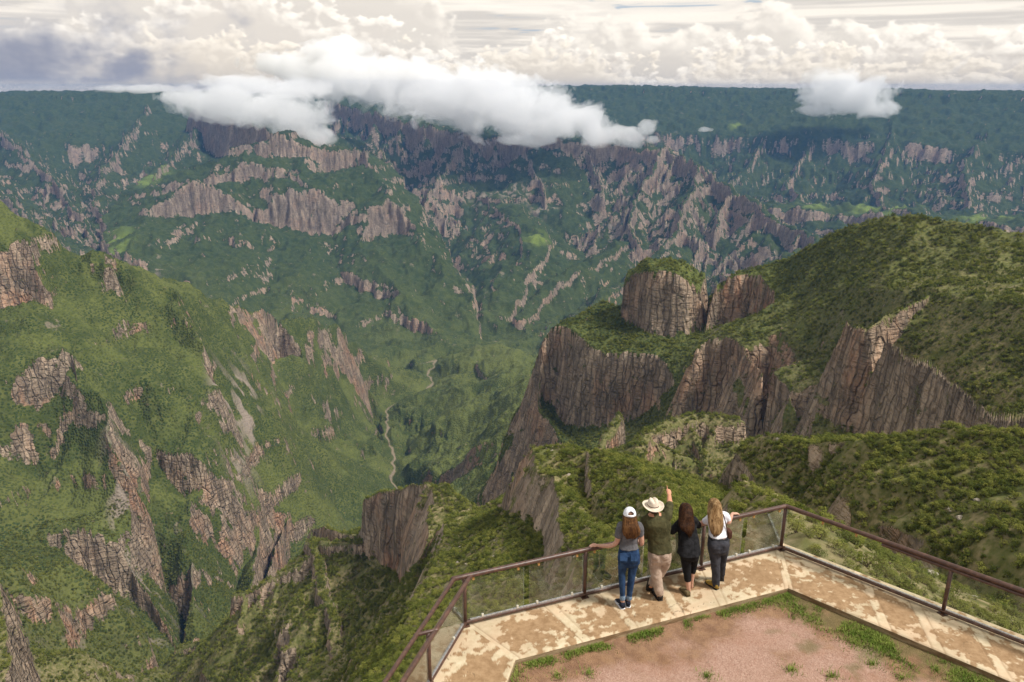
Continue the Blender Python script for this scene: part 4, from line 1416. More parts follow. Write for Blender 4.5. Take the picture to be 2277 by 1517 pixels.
bmesh.ops.delete(bm, geom=[v for v in bm.verts if not flat[v.index]], context='VERTS')
bm.to_mesh(me)
bm.free()
gr_o = link('ground', me, m)
tag(gr_o, 'pink gravel yard inside the walkway', 'ground', kind='structure')

# grass along the kerb: blades
rg = np.random.RandomState(5)


def grass_blades(cands):
    V, Fc = [], []
    for x, y, z, h, lean, az_, wd in cands:
        ca, sa = math.cos(az_), math.sin(az_)
        k = len(V)
        px_, py_ = -sa * wd, ca * wd
        V += [(x - px_, y - py_, z), (x + px_, y + py_, z), (x + ca * lean * 0.45 + px_ * 0.7, y + sa * lean * 0.45 + py_ * 0.7, z + h * 0.6), (x + ca * lean * 0.45 - px_ * 0.7, y + sa * lean * 0.45 - py_ * 0.7, z + h * 0.6), (x + ca * lean, y + sa * lean, z + h)]
        Fc += [(k, k + 1, k + 2, k + 3), (k + 3, k + 2, k + 4)]
    return V, Fc


def along(a, b, n, wid, dens_seed, hmul=1.0, thr=0.0):
    a, b = np.array(a[:2], float), np.array(b[:2], float)
    d = (b - a) / np.linalg.norm(b - a)
    nn_ = np.array([d[1], -d[0]])
    L = np.linalg.norm(b - a)
    s_ = rg.rand(n) * L
    o_ = np.abs(rg.randn(n)) * wid + 0.02
    q = a + d * s_[:, None] + nn_ * o_[:, None]
    dn = fbm(q[:, 0].astype(F32), q[:, 1].astype(F32), 0.55, 3, dens_seed)
    keep = dn + 0.25 * rg.rand(n) - o_ * 0.25 > thr
    out = []
    for (x, y), k in zip(q, keep):
        if k:
            h = rg.uniform(0.03, 0.10) * hmul
            out.append((x, y, GZ - 0.01, h, rg.uniform(0.2, 0.9) * h, rg.rand() * 6.283, rg.uniform(0.003, 0.006)))
    return out


bl = along(IL, IR, 14000, 0.07, 411, 0.85, -0.08) + along(IR, IR[:2] + dRi * 7.5, 46000, 0.22, 412, 0.7, -0.08) + along(lI1, IL, 5000, 0.08, 413, 1.2, -0.1)
tuft = []
for (u, v) in ((2005, 1508), (1985, 1440), (1940, 1478), (1760, 1490), (1310, 1500), (1240, 1505), (1570, 1505), (2080, 1490), (1870, 1350), (1900, 1430), (1850, 1505), (2120, 1470)):
    q = G(u, v, GZ)
    for i in range(160):
        r_, a_ = abs(rg.randn()) * 0.09, rg.rand() * 6.283
        h = rg.uniform(0.02, 0.09)
        tuft.append((q[0] + r_ * math.cos(a_), q[1] + r_ * math.sin(a_), GZ - 0.01, h, rg.uniform(0.3, 1.0) * h, rg.rand() * 6.283, 0.004))
V, Fc = grass_blades(bl + tuft)
me = bpy.data.meshes.new('grass')
me.from_pydata(V, [], Fc)
m, nt = new_mat('grass_blades')
t = NT(nt)
p = t.pos()
gcol = t.mix(t.ramp(t.noise(p, 5, 3, 0.6), 0.35, 0.65), (0.11, 0.175, 0.022), (0.20, 0.25, 0.045))
gcol = t.mix(t.math('MULTIPLY', t.ramp(t.noise(p, 17, 2), 0.6, 0.75), 0.5), gcol, (0.24, 0.20, 0.08))
t.out(t.pbsdf(gcol, 0.7, None, 0.2))
go = link('grass', me, m)
tag(go, 'short green grass growing along the kerb edge', 'grass', kind='stuff')

# ------------------------------------------------------------------ railing
m, nt = new_mat('brown_painted_steel')
t = NT(nt)
p = t.pos()
n1 = t.noise(p, 14, 5, 0.65)
n2 = t.noise(p, 90, 3)
sc_ = t.mix(t.ramp(n1, 0.4, 0.7), (0.060, 0.030, 0.021), (0.115, 0.056, 0.036))
sc_ = t.mix(t.math('MULTIPLY', t.ramp(n1, 0.62, 0.74), 0.6), sc_, (0.19, 0.105, 0.075))
t.out(t.pbsdf(sc_, 0.42, t.bump(n2, 0.15, 0.003), 0.5))
SM = m
m, nt = new_mat('galvanised_channel')
t = NT(nt)
t.out(t.pbsdf(t.mix(t.ramp(t.noise(t.pos(), 30, 3), 0.4, 0.6), (0.42, 0.40, 0.40), (0.62, 0.60, 0.60)), 0.35, None, 0.5, Metallic=0.8))
ALM = m
m, nt = new_mat('pale_clip')
t = NT(nt)
t.out(t.pbsdf(t.mix(t.noise(t.pos(), 60), (0.50, 0.45, 0.36), (0.66, 0.62, 0.52)), 0.5))
CLM = m
m, nt = new_mat('amber_clip')
t = NT(nt)
t.out(t.pbsdf(t.mix(t.noise(t.pos(), 60), (0.36, 0.19, 0.06), (0.48, 0.28, 0.10)), 0.5))
AMM = m
m, nt = new_mat('dusty_glass')
t = NT(nt)
fr = t.n('ShaderNodeFresnel')
fr.inputs['IOR'].default_value = 1.45
tr = t.n('ShaderNodeBsdfTransparent')
tr.inputs[0].default_value = (0.94, 0.96, 0.945, 1)
gl = t.n('ShaderNodeBsdfGlossy')
gl.inputs['Roughness'].default_value = 0.03
df = t.n('ShaderNodeBsdfDiffuse')
df.inputs[0].default_value = (0.55, 0.53, 0.47, 1)
mx = t.n('ShaderNodeMixShader')
t.set(mx.inputs[0], t.math('MULTIPLY', fr.outputs[0], 0.6))
t.set(mx.inputs[1], tr.outputs[0])
t.set(mx.inputs[2], gl.outputs[0])
mx2 = t.n('ShaderNodeMixShader')
t.set(mx2.inputs[0], t.math('MULTIPLY_ADD', t.ramp(t.noise(t.scale(t.pos(), (1, 1, 0.6)), 2.2, 4, 0.6), 0.35, 0.8), 0.04, 0.012))
t.set(mx2.inputs[1], mx.outputs[0])
t.set(mx2.inputs[2], df.outputs[0])
t.out(mx2.outputs[0])
GLM = m

RH = 0.845      # rail centre height
RB = 0.055
rail = empty('railing', (LC[0], LC[1], 0))
tag(rail, 'brown steel railing with glass panes round the edge of the viewpoint', 'railing')


def V3(a, z):
    return Vector((float(a[0]), float(a[1]), z))


def rel(bm):
    bmesh.ops.translate(bm, vec=-Vector(rail.location), verts=bm.verts[:])
    return bm


def rail_tube(name, pts, r, mat=SM, n=14):
    bm = bmesh.new()
    tube(bm, pts, r, n)
    return bm_obj(name, rel(bm), mat, rail, True)


lend = ext(LC, dL, 7.5)
rend = ext(RC, dR, 12.5)
rail_tube('handrail', [V3(LC[:2] + dM * -0.17, RH), V3(LC, RH), V3(RC, RH)], 0.037)
rail_tube('handrail', [V3(RC, RH), V3(rend, RH)], 0.037)
rail_tube('lower_handrail', [V3(RC[:2] + dR * 1.6 - nR * 0.015, RH - 0.055), V3(rend - nR * 0.03, RH - 0.085)], 0.026)
oL = LC[:2] + dM * -0.15
rail_tube('handrail', [V3(oL, RH), V3(ext(oL, dL, 7.5), RH)], 0.030)
rail_tube('handrail', [V3(LC[:2] + dM * 0.10, RH - 0.01), V3(ext(LC[:2] + dM * 0.10, dL, 7.5), RH - 0.01)], 0.032)
rail_tube('bottom_rail', [V3(LC, RB), V3(RC, RB)], 0.032)
rail_tube('bottom_rail', [V3(RC, RB), V3(rend, RB)], 0.032)
rail_tube('bottom_rail', [V3(LC, RB), V3(lend, RB)], 0.032)
for a, b in ((LC, RC), (RC, rend), (LC, lend)):
    d_ = unit(np.array(b[:2]) - np.array(a[:2]))
    c = (np.array(a[:2]) + np.array(b[:2])) / 2
    L_ = np.linalg.norm(np.array(b[:2]) - np.array(a[:2])) - 0.16
    bm = bmesh.new()
    box(bm, V3(c, RB + 0.034), (L_, 0.03, 0.012), Matrix.Rotation(math.atan2(d_[1], d_[0]), 3, 'Z'))
    bm_obj('glass_channel', rel(bm), ALM, rail)
posts = [LC[:2], G(1299, 1327)[:2], G(1555, 1262)[:2], RC[:2], G(2096, 1365)[:2]]
pr_ = np.linalg.norm(posts[4] - RC[:2])
posts[1] = LC[:2] + dM * np.dot(posts[1] - LC[:2], dM)
posts[2] = LC[:2] + dM * np.dot(posts[2] - LC[:2], dM)
posts[4] = RC[:2] + dR * pr_
lp = G(951, 1522)[:2]
pl_ = np.dot(lp - LC[:2], dL)
right_p = [RC[:2], posts[4]] + [RC[:2] + dR * pr_ * k for k in (2, 3, 4)]
left_p = [LC[:2]] + [LC[:2] + dL * pl_ * k for k in (1, 2, 3, 4)]
allp = posts[:4] + right_p[1:] + left_p[1:]
for q in allp:
    bm = bmesh.new()
    tube(bm, [V3(q, -0.01), V3(q, RH - 0.005)], 0.030, 12, cap=False)
    po = bm_obj('post', rel(bm), SM, rail, True)
    bm = bmesh.new()
    box(bm, V3(q, 0.006), (0.12, 0.12, 0.010), Matrix.Rotation(math.atan2(dM[1], dM[0]), 3, 'Z'), 0.002)
    bm_obj('base_plate', rel(bm), SM, po)
for q in left_p[1:]:
    rail_tube('cross_bar', [V3(q + dM * -0.17, RH), V3(q + dM * 0.12, RH)], 0.026)


def pane(a, b, z0=RB + 0.03, z1=RH - 0.07, clips_b=(), clips_t=()):
    a, b = np.array(a), np.array(b)
    d_ = unit(b - a)
    L_ = np.linalg.norm(b - a)
    rt = Matrix.Rotation(math.atan2(d_[1], d_[0]), 3, 'Z')
    bm = bmesh.new()
    box(bm, V3((a + b) / 2, (z0 + z1) / 2), (L_ - 0.09, 0.006, z1 - z0), rt)
    o = bm_obj('glass_pane', rel(bm), GLM, rail)
    for f in clips_b:
        bm = bmesh.new()
        box(bm, V3(a + d_ * L_ * f, z0 + 0.030), (0.034, 0.030, 0.045), rt, 0.004)
        bm_obj('clip', rel(bm), CLM, o)
    for f in clips_t:
        bm = bmesh.new()
        box(bm, V3(a + d_ * L_ * f, z1 + 0.012), (0.034, 0.026, 0.062), rt, 0.004)
        bm_obj('clip', rel(bm), AMM, o)


half = lambda a, b: ((np.array(a) + np.array(b)) / 2)
for a, b in ((posts[0], posts[1]), (posts[1], posts[2]), (posts[2], posts[3])):
    h_ = half(a, b)
    pane(a, h_, clips_b=(0.28, 0.85), clips_t=(0.14, 0.86))
    pane(h_, b, clips_b=(0.18, 0.78), clips_t=(0.2, 0.85))
for a, b in zip(right_p[:-1], right_p[1:]):
    h_ = half(a, b)
    pane(a, h_, clips_b=(), clips_t=(0.5, 0.92))
    pane(h_, b, clips_b=(), clips_t=(0.55,))
for a, b in zip(left_p[:-1], left_p[1:]):
    pane(a, b, clips_b=(0.35,), clips_t=())

#@@PEOPLE
# ------------------------------------------------------------------ people
from mathutils import noise as mnoise


def Z2(X_, Y_):
    return 1290 + X_ / 4.74, 1060 + Y_ / 4.74


def Z4(X_, Y_):
    return 1480 + X_ / 5.835, 1060 + Y_ / 5.835


def cloth_mat(name, c0, c1, scale=60, rough=0.85, folds=18, fs=0.35, streak=None):
    m, nt = new_mat(name)
    t = NT(nt)
    p = t.pos()
    n1 = t.noise(p, folds, 4, 0.6)
    n2 = t.noise(p, scale * 6, 2)
    col = t.mix(t.ramp(n1, 0.35, 0.65), c0, c1)
    if streak:
        col = t.mix(t.math('MULTIPLY', t.ramp(t.noise(t.scale(p, (1, 1, 0.4)), 9, 3), 0.55, 0.75), 0.5), col, streak)
    t.out(t.pbsdf(col, rough, t.bump(t.math('ADD', n1, t.math('MULTIPLY', n2, 0.1)), fs, 0.03), 0.15))
    return m


def hair_mat(name, dark, lite, tip):
    m, nt = new_mat(name)
    t = NT(nt)
    p = t.pos()
    a = t.noise(t.scale(p, (1, 1, 0.05)), 75, 3, 0.6)
    b = t.noise(t.scale(p, (1, 1, 0.12)), 22, 3, 0.6)
    col = t.mix(t.ramp(a, 0.35, 0.65), dark, lite)
    col = t.mix(t.ramp(b, 0.45, 0.72), col, tip)
    t.out(t.pbsdf(col, 0.55, t.bump(a, 0.8, 0.01), 0.08))
    return m


SKIN, nt = new_mat('skin')
t = NT(nt)
p = t.pos()
t.out(t.pbsdf(t.mix(t.ramp(t.noise(p, 25, 3), 0.3, 0.7), (0.46, 0.245, 0.165), (0.55, 0.32, 0.23)), 0.55, None, 0.3))
SKIN2, nt = new_mat('tanned_skin')
t = NT(nt)
p = t.pos()
t.out(t.pbsdf(t.mix(t.ramp(t.noise(p, 25, 3), 0.3, 0.7), (0.47, 0.205, 0.115), (0.55, 0.275, 0.165)), 0.55, None, 0.3))


class Body:
    """collects joints of one person; joints are given where they appear and how far beyond the feet they are"""
    def __init__(s, name, label, conv, foot, yaw):
        s.conv = conv
        f = G(*conv(*foot))
        s.y0 = f[1]
        s.base = Vector(f)
        s.e = empty('person', f)
        tag(s.e, label, 'person', 'people standing at the railing')
        s.R = Vector((math.cos(yaw), math.sin(yaw), 0))
        s.F = Vector((-math.sin(yaw), math.cos(yaw), 0))
        r = ray(*conv(*foot))
        cd = f[1] * math.cos(PIT) - (0 - HC) * math.sin(PIT) * 1.0
        s.k = cd / FPX / (4.74 if conv is Z2 else 5.835)       # metres per drawing unit at the feet

    def J(s, X_, Y_, d=0.0):
        r = ray(*s.conv(X_, Y_))
        t_ = (s.y0 + d) / r[1]
        return Vector((r[0] * t_, r[1] * t_, HC + r[2] * t_))

    def sec(s, X_, Y_, hw, d, ry, n=28, tilt=0.0):
        c = s.J(X_, Y_, d)
        rx = hw * s.k
        up = Vector((0, 0, 1))
        fx = s.F * math.cos(tilt) + up * math.sin(tilt)
        out = []
        for i in range(n):
            a = 2 * math.pi * i / n
            ca, sa = math.cos(a), math.sin(a)
            q = 2.4
            ex = math.copysign(abs(ca) ** (2 / q), ca)
            ey = math.copysign(abs(sa) ** (2 / q), sa)
            out.append(c + s.R * (rx * ex) + fx * (ry * ey))
        return out

    def loft(s, bm, secs, grow=0.0):
        loops = []
        for q in secs:
            X_, Y_, hw, d, ry = q[:5]
            loops.append(s.sec(X_, Y_, hw + grow / s.k, d, ry + grow, tilt=q[5] if len(q) > 5 else 0.0))
        rings(bm, loops)

    def limb(s, bm, pts, grow=0.0, n=16):
        limb(bm, [s.J(q[0], q[1], q[2]) for q in pts], [max(0.006, q[3] * s.k + grow) for q in pts], n)

    def finish(s, o):
        me = o.data
        inv = -s.base
        me.transform(Matrix.Translation(inv))
        o.parent = s.e
        return o


def folds(o, amp, sc, seed=0.0, aniso=(1, 1, 0.5)):
    me = o.data
    vs = [(v.co.copy(), v.normal.copy()) for v in me.vertices]
    out = []
    for co, nr in vs:
        q = Vector((co.x * aniso[0], co.y * aniso[1], co.z * aniso[2])) * sc + Vector((seed, seed * 2, 0))
        n_ = mnoise.noise(q) + 0.5 * mnoise.noise(q * 2.3)
        out.extend(co + nr * (amp * (abs(n_) * 1.6 - 0.4)))
    me.vertices.foreach_set('co', out)
    me.update()


def hand(bm, wrist, d, nrm, side, curl=(0.5, 0.7, 0.5), spread=0.05, sc=1.0, point=False):
    """palm and five fingers; d towards the fingertips, nrm out of the back of the hand, side +1 when the thumb lies along d x nrm"""
    d = Vector(d).normalized()
    nrm = (Vector(nrm) - d * d.dot(Vector(nrm))).normalized()
    s_ = d.cross(nrm).normalized() * side
    w = Vector(wrist)
    rot = Matrix((s_, d, nrm)).transposed()
    ellipsoid(bm, w + d * 0.048 * sc, (0.038 * sc, 0.056 * sc, 0.016 * sc), rot, 12)
    ellipsoid(bm, w + d * 0.020 * sc + s_ * 0.018 * sc - nrm * 0.004, (0.020 * sc, 0.032 * sc, 0.015 * sc), rot, 10)
    for i, (off, L, r) in enumerate(((0.028, 0.074, 0.0085), (0.010, 0.083, 0.0088), (-0.009, 0.076, 0.0084), (-0.027, 0.060, 0.0075))):
        cu = curl if not (point and i == 0) else (0.02, 0.02, 0.02)
        if point and i > 0:
            cu = (1.5, 1.6, 1.0)
        q = w + d * (0.088 - 0.004 * abs(i - 1)) * sc + s_ * off * sc
        dv = (d + s_ * (spread * (1.5 - i))).normalized()
        pts, rad = [q - dv * 0.02 * sc, q], [r * sc, r * sc]
        ang = 0.0
        for f, c_ in zip((0.45, 0.31, 0.24), cu):
            ang += c_
            stp = dv * math.cos(ang) - nrm * math.sin(ang)
            q = q + stp * L * f * sc
            pts.append(q)
            rad.append(r * sc * (0.98 - 0.07 * len(rad) + 0.1))
        tube(bm, pts, rad, 10)
    q = w + d * 0.022 * sc + s_ * 0.026 * sc
    dv = (d * 0.75 + s_ * 0.75 - nrm * 0.25).normalized() if not point else (d * 0.9 - s_ * 0.1 - nrm * 0.5).normalized()
    q1 = q + dv * 0.042 * sc
    q2 = q1 + (dv * 0.7 + d * 0.5 - nrm * 0.2).normalized() * 0.034 * sc
    q3 = q2 + (dv * 0.4 + d * 0.8 - nrm * 0.3).normalized() * 0.022 * sc
    tube(bm, [q, q1, q2, q3], [0.012 * sc, 0.0105 * sc, 0.0095 * sc, 0.0085 * sc], 10)


def head(bm, c, F_, R_, up, sc=1.0):
    rot = Matrix((R_, F_, up)).transposed()
    ellipsoid(bm, c, (0.074 * sc, 0.094 * sc, 0.098 * sc), rot, 20)
    ellipsoid(bm, c + F_ * 0.030 * sc - up * 0.062 * sc, (0.052 * sc, 0.058 * sc, 0.058 * sc), rot, 16)          # jaw
    ellipsoid(bm, c + F_ * 0.096 * sc - up * 0.030 * sc, (0.012 * sc, 0.018 * sc, 0.024 * sc), rot, 10)           # nose
    ellipsoid(bm, c + F_ * 0.083 * sc - up * 0.072 * sc, (0.022 * sc, 0.010 * sc, 0.008 * sc), rot, 10)           # lips
    ellipsoid(bm, c + F_ * 0.080 * sc + up * 0.014 * sc, (0.052 * sc, 0.014 * sc, 0.010 * sc), rot, 10)           # brow
    for k in (-1, 1):
        ellipsoid(bm, c + R_ * (k * 0.076 * sc) - up * 0.018 * sc, (0.008 * sc, 0.018 * sc, 0.030 * sc), rot, 10)  # ears


def eyes(B, c, F_, R_, up, sc, mat):
    for k in (-1, 1):
        bm = bmesh.new()
        ellipsoid(bm, c + F_ * 0.084 * sc + R_ * (k * 0.031 * sc) - up * 0.006 * sc, (0.012, 0.008, 0.007), None, 10)
        B.finish(bm_obj('eye', bm, mat, None, True))


def hair_curtain(B, secs, mat, n=96, seed=1, amp=0.07, name='hair'):
    """long hair as one mass with strands; secs: X, Y, half width, depth, thickness"""
    bm = bmesh.new()
    loops = []
    rnd = random.Random(seed)
    ph = [(rnd.uniform(0, 6.28), rnd.randint(5, 26), rnd.uniform(0.3, 1)) for _ in range(9)]
    pts = []
    for i in range(len(secs) - 1):
        for j in range(5):
            tt = j / 5
            pts.append([lerp(secs[i][k], secs[i + 1][k], tt) for k in range(5)])
    pts.append(list(secs[-1]))
    for li, q in enumerate(pts):
        lp_ = B.sec(q[0], q[1], q[2], q[3], q[4], n)
        c = sum(lp_, Vector()) / n
        f = li / len(pts)
        out = []
        for i, v in enumerate(lp_):
            a = 2 * math.pi * i / n
            w_ = sum(k * math.sin(fr * a + p0 + 0.7 * f * math.sin(fr)) for p0, fr, k in ph) / 4
            hem = 0.0
            if li >= len(pts) - 3:
                hem = 0.03 * (li - len(pts) + 4) * mnoise.noise(Vector((a * 4, seed, 0)))
            out.append(c + (v - c) * (1 + amp * w_ * min(1, f * 3 + 0.15)) + Vector((0, 0, hem)))
        loops.append(out)
    rings(bm, loops)
    o = bm_obj(name, bm, mat, None, True)
    return B.finish(o)


def shoe(B, heel, toe_dir, L, w, h, mat, sole_mat, pitch=0.0, mark=None, name='shoe', lace=None):
    """shoe lofted along its length; heel: point under the heel"""
    f = Vector(toe_dir).normalized()
    upv = Vector((0, 0, 1))
    if pitch:
        s0 = f.cross(upv).normalized()
        rt = Matrix.Rotation(pitch, 3, s0)
        f, upv = rt @ f, rt @ upv
    s_ = f.cross(upv).normalized()
    prof = [(0.0, 0.62, 0.75), (0.06, 0.78, 1.0), (0.22, 0.86, 1.0), (0.42, 0.84, 0.80), (0.6, 1.0, 0.62), (0.8, 0.98, 0.48), (0.93, 0.75, 0.38), (1.0, 0.42, 0.26)]

    def mk(z0, z1f, grow):
        bm = bmesh.new()
        loops = []
        for a, ww, hh in prof:
            c = Vector(heel) + f * (a * L + (grow if a > 0.5 else -grow) * 0.5)
            lp_ = []
            for i in range(18):
                an = 2 * math.pi * i / 18
                ca, sa = math.cos(an), math.sin(an)
                zz = z0 + (max(z1f * hh, 0.012) - z0) * (0.5 + 0.5 * math.copysign(abs(sa) ** 0.7, sa))
                lp_.append(c + s_ * ((w * 0.5 * ww + grow) * math.copysign(abs(ca) ** 0.7, ca)) + upv * zz)
            loops.append(lp_)
        rings(bm, loops)
        return bm
    o = B.finish(bm_obj(name, mk(0.016, h, 0.0), mat, None, True))
    so_ = bm_obj('sole', mk(0.0, 0.0, 0.003), sole_mat, None, True)
    # flat sole: rebuild its height
    so_.data.transform(Matrix.Translation(-B.base))
    for v in so_.data.vertices:
        pass
    so_.parent = o
    if mark is not None:
        bm = bmesh.new()
        pts = [(0.26, 0.30), (0.34, 0.20), (0.45, 0.22), (0.6, 0.36), (0.74, 0.52)]
        wd = [0.10, 0.22, 0.22, 0.12, 0.02]
        vs = []
        for (a, zf), ww in zip(pts, wd):
            for k in (-1, 1):
                q = Vector(heel) + f * ((1.0 - a) * L) + s_ * (mark * (w * 0.5 * 0.95 + 0.004)) + upv * (0.02 + h * 0.75 * (zf + ww * k * 0.5))
                vs.append(bm.verts.new(q))
        for i in range(0, len(vs) - 2, 2):
            bm.faces.new((vs[i], vs[i + 1], vs[i + 3], vs[i + 2]))
        r = bmesh.ops.extrude_face_region(bm, geom=bm.faces[:])
        bmesh.ops.translate(bm, vec=s_ * (mark * -0.010), verts=[v for v in r['geom'] if isinstance(v, bmesh.types.BMVert)])
        mo = bm_obj('white_mark', bm, WHITE, None)
        mo.data.transform(Matrix.Translation(-B.base))
        mo.parent = o
    return o


WHITE = cloth_mat('white_cotton', (0.66, 0.66, 0.70), (0.80, 0.80, 0.83), folds=14)
BLACKM = cloth_mat('black_fabric', (0.008, 0.008, 0.009), (0.018, 0.018, 0.020), folds=16)
BLACKL = cloth_mat('black_leggings', (0.006, 0.006, 0.007), (0.012, 0.012, 0.013), folds=20)
GREYT = cloth_mat('grey_jersey', (0.085, 0.083, 0.088), (0.135, 0.13, 0.135), folds=12)
DENIM = cloth_mat('blue_denim', (0.012, 0.030, 0.075), (0.028, 0.062, 0.135), folds=10, streak=(0.05, 0.105, 0.20))
CUFF = cloth_mat('turned_denim', (0.13, 0.19, 0.27), (0.20, 0.27, 0.36), folds=40)
OLIVE = cloth_mat('olive_shirt', (0.042, 0.040, 0.017), (0.075, 0.068, 0.030), folds=11, fs=0.5)
KHAKI = cloth_mat('stone_trousers', (0.34, 0.25, 0.19), (0.45, 0.345, 0.265), folds=9, fs=0.5)
SLATE = cloth_mat('slate_trousers', (0.030, 0.031, 0.038), (0.055, 0.055, 0.064), folds=9, fs=0.5)
SHOEB = cloth_mat('navy_shoe', (0.010, 0.012, 0.022), (0.022, 0.026, 0.042), folds=30)
SHOEK = cloth_mat('dark_boot', (0.020, 0.018, 0.017), (0.042, 0.038, 0.034), folds=30)
SHOEG = cloth_mat('olive_clog', (0.10, 0.075, 0.035), (0.15, 0.11, 0.055), folds=30)
SHOEY = cloth_mat('tan_boot', (0.20, 0.125, 0.025), (0.34, 0.22, 0.05), folds=24)
FELT = cloth_mat('cream_felt', (0.56, 0.47, 0.37), (0.66, 0.57, 0.46), folds=20, fs=0.2)
BAND = cloth_mat('brown_leather', (0.055, 0.022, 0.015), (0.09, 0.04, 0.025), folds=30)
EYEM = cloth_mat('eye_white', (0.5, 0.48, 0.46), (0.6, 0.58, 0.56))
HAIR1 = hair_mat('auburn_brown_hair', (0.040, 0.018, 0.009), (0.105, 0.048, 0.018), (0.165, 0.08, 0.03))
HAIR2 = hair_mat('dark_brown_hair', (0.012, 0.006, 0.004), (0.040, 0.016, 0.007), (0.055, 0.024, 0.009))
HAIR3 = hair_mat('golden_brown_hair', (0.11, 0.058, 0.024), (0.24, 0.145, 0.065), (0.38, 0.25, 0.125))
HAIRM = hair_mat('short_brown_hair', (0.05, 0.03, 0.018), (0.10, 0.06, 0.035), (0.12, 0.08, 0.05))
UPZ = Vector((0, 0, 1))


def rail_point(X_, Y_, conv):
    """point on the front handrail nearest to the sight line"""
    r = ray(*conv(X_, Y_))
    q = np.array([r[0], r[1]])
    A = np.array([[q[0], -dM[0]], [q[1], -dM[1]]])
    k = np.linalg.solve(A, LC[:2])
    return Vector((*(q * k[0]), RH))


# ---- woman with the white cap
B = Body('p', 'woman in white cap, grey t-shirt and blue jeans with her left hand on the railing', Z2, (470, 1388), 0.06)
rail_hand = rail_point(135, 735, Z2) + Vector((0, 0, 0.050))
sk = bmesh.new()
torso = [(512, 775, 95, 0.04, 0.085), (512, 740, 92, 0.05, 0.085), (515, 690, 86, 0.06, 0.085), (520, 630, 90, 0.07, 0.095), (524, 570, 100, 0.06, 0.10), (525, 520, 104, 0.05, 0.085), (526, 492, 70, 0.05, 0.06), (526, 472, 36, 0.05, 0.05)]
B.loft(sk, torso, -0.012)
hc = B.J(522, 398, 0.08)
B.limb(sk, [(526, 500, 0.06, 38), (524, 440, 0.07, 36)])
head(sk, hc - UPZ * 0.02, B.F, B.R, UPZ, 0.98)
wr = rail_hand - B.R * -0.07 + Vector((0, -0.02, 0.012))
limb(sk, [B.J(425, 530, 0.05), B.J(405, 610, 0.03), B.J(378, 700, 0.05), B.J(300, 732, 0.14), wr], [0.050, 0.043, 0.037, 0.034, 0.023])
hand(sk, wr, (rail_hand - wr) + Vector((-0.05, 0, -0.005)), Vector((0, -0.15, 1)), 1, (0.25, 0.45, 0.4), 0.07, 0.95)
B.limb(sk, [(628, 535, 0.05, 34), (640, 610, 0.04, 30), (647, 705, 0.06, 26), (620, 690, 0.18, 22), (597, 660, 0.27, 16)])
hand(sk, B.J(597, 660, 0.27), B.J(580, 640, 0.36) - B.J(597, 660, 0.27), UPZ, -1, (0.5, 0.7, 0.5), 0.05, 0.92)
for lg in ([(455, 830, 0.04, 48), (440, 1000, 0.04, 34), (444, 1150, 0.02, 29), (447, 1275, 0.02, 21), (446, 1340, 0.03, 22)],
           [(568, 830, 0.04, 48), (547, 1000, 0.05, 36), (530, 1150, 0.05, 31), (513, 1275, 0.06, 22), (508, 1320, 0.07, 22)]):
    B.limb(sk, lg)
bd = B.finish(fuse('body', sk, 0.0065, SKIN, None, 3))
eyes(B, hc - UPZ * 0.02, B.F, B.R, UPZ, 0.98, EYEM)
bm = bmesh.new()
B.loft(bm, [(512, 748, 101, 0.04, 0.10), (513, 715, 92, 0.05, 0.095)] + torso[2:-1], 0.002)
B.limb(bm, [(440, 520, 0.05, 52), (420, 565, 0.04, 46), (404, 622, 0.03, 40)])
B.limb(bm, [(610, 520, 0.05, 50), (630, 560, 0.05, 44), (636, 612, 0.04, 36)])
o = fuse('t_shirt', bm, 0.009, GREYT, None, 4)
folds(o, 0.005, 11, 1.3)
B.finish(o)
bm = bmesh.new()
B.loft(bm, [(512, 735, 97, 0.05, 0.095), (513, 780, 106, 0.04, 0.105), (514, 850, 116, 0.02, 0.118), (514, 905, 112, 0.03, 0.105), (514, 935, 90, 0.04, 0.08)])
B.limb(bm, [(458, 860, 0.03, 58), (448, 930, 0.03, 50), (441, 1010, 0.04, 39), (443, 1130, 0.02, 34), (447, 1262, 0.02, 26)])
B.limb(bm, [(570, 860, 0.03, 58), (562, 930, 0.04, 51), (548, 1010, 0.05, 42), (532, 1130, 0.05, 37), (518, 1262, 0.06, 28)])
for sx in (460, 566):
    ellipsoid(bm, B.J(sx, 862, -0.055), (0.075, 0.062, 0.085))
o = fuse('jeans', bm, 0.009, DENIM, None, 4)
folds(o, 0.003, 14, 4.1)
jn = B.finish(o)
for q in ((447, 1266, 0.02), (517, 1264, 0.06)):
    bm = bmesh.new()
    c = B.J(*q)
    tube(bm, [c - UPZ * 0.028, c + UPZ * 0.016], [0.046, 0.043], 18)
    o = bm_obj('cuff', bm, CUFF, None, True)
    o.data.transform(Matrix.Translation(-B.base))
    o.parent = jn
for sx in (458, 572):      # back pockets
    bm = bmesh.new()
    c = B.J(sx, 850, -0.118)
    box(bm, c, (0.105, 0.008, 0.115), Matrix.Rotation(-0.30, 3, 'X') , 0.003)
    o = bm_obj('pocket', bm, DENIM, None)
    o.data.transform(Matrix.Translation(-B.base))
    o.parent = jn
h1 = G(*Z2(446, 1392))
shoe(B, Vector(h1) + Vector((0.01, -0.02, 0)), (-0.32, 1, 0), 0.245, 0.092, 0.105, SHOEB, WHITE, 0, mark=-1, name='sneaker')
h2 = G(*Z2(506, 1380))
shoe(B, Vector(h2) + Vector((0.0, -0.01, 0)), (0.05, 1, 0), 0.245, 0.09, 0.105, SHOEB, WHITE, 0, name='sneaker')
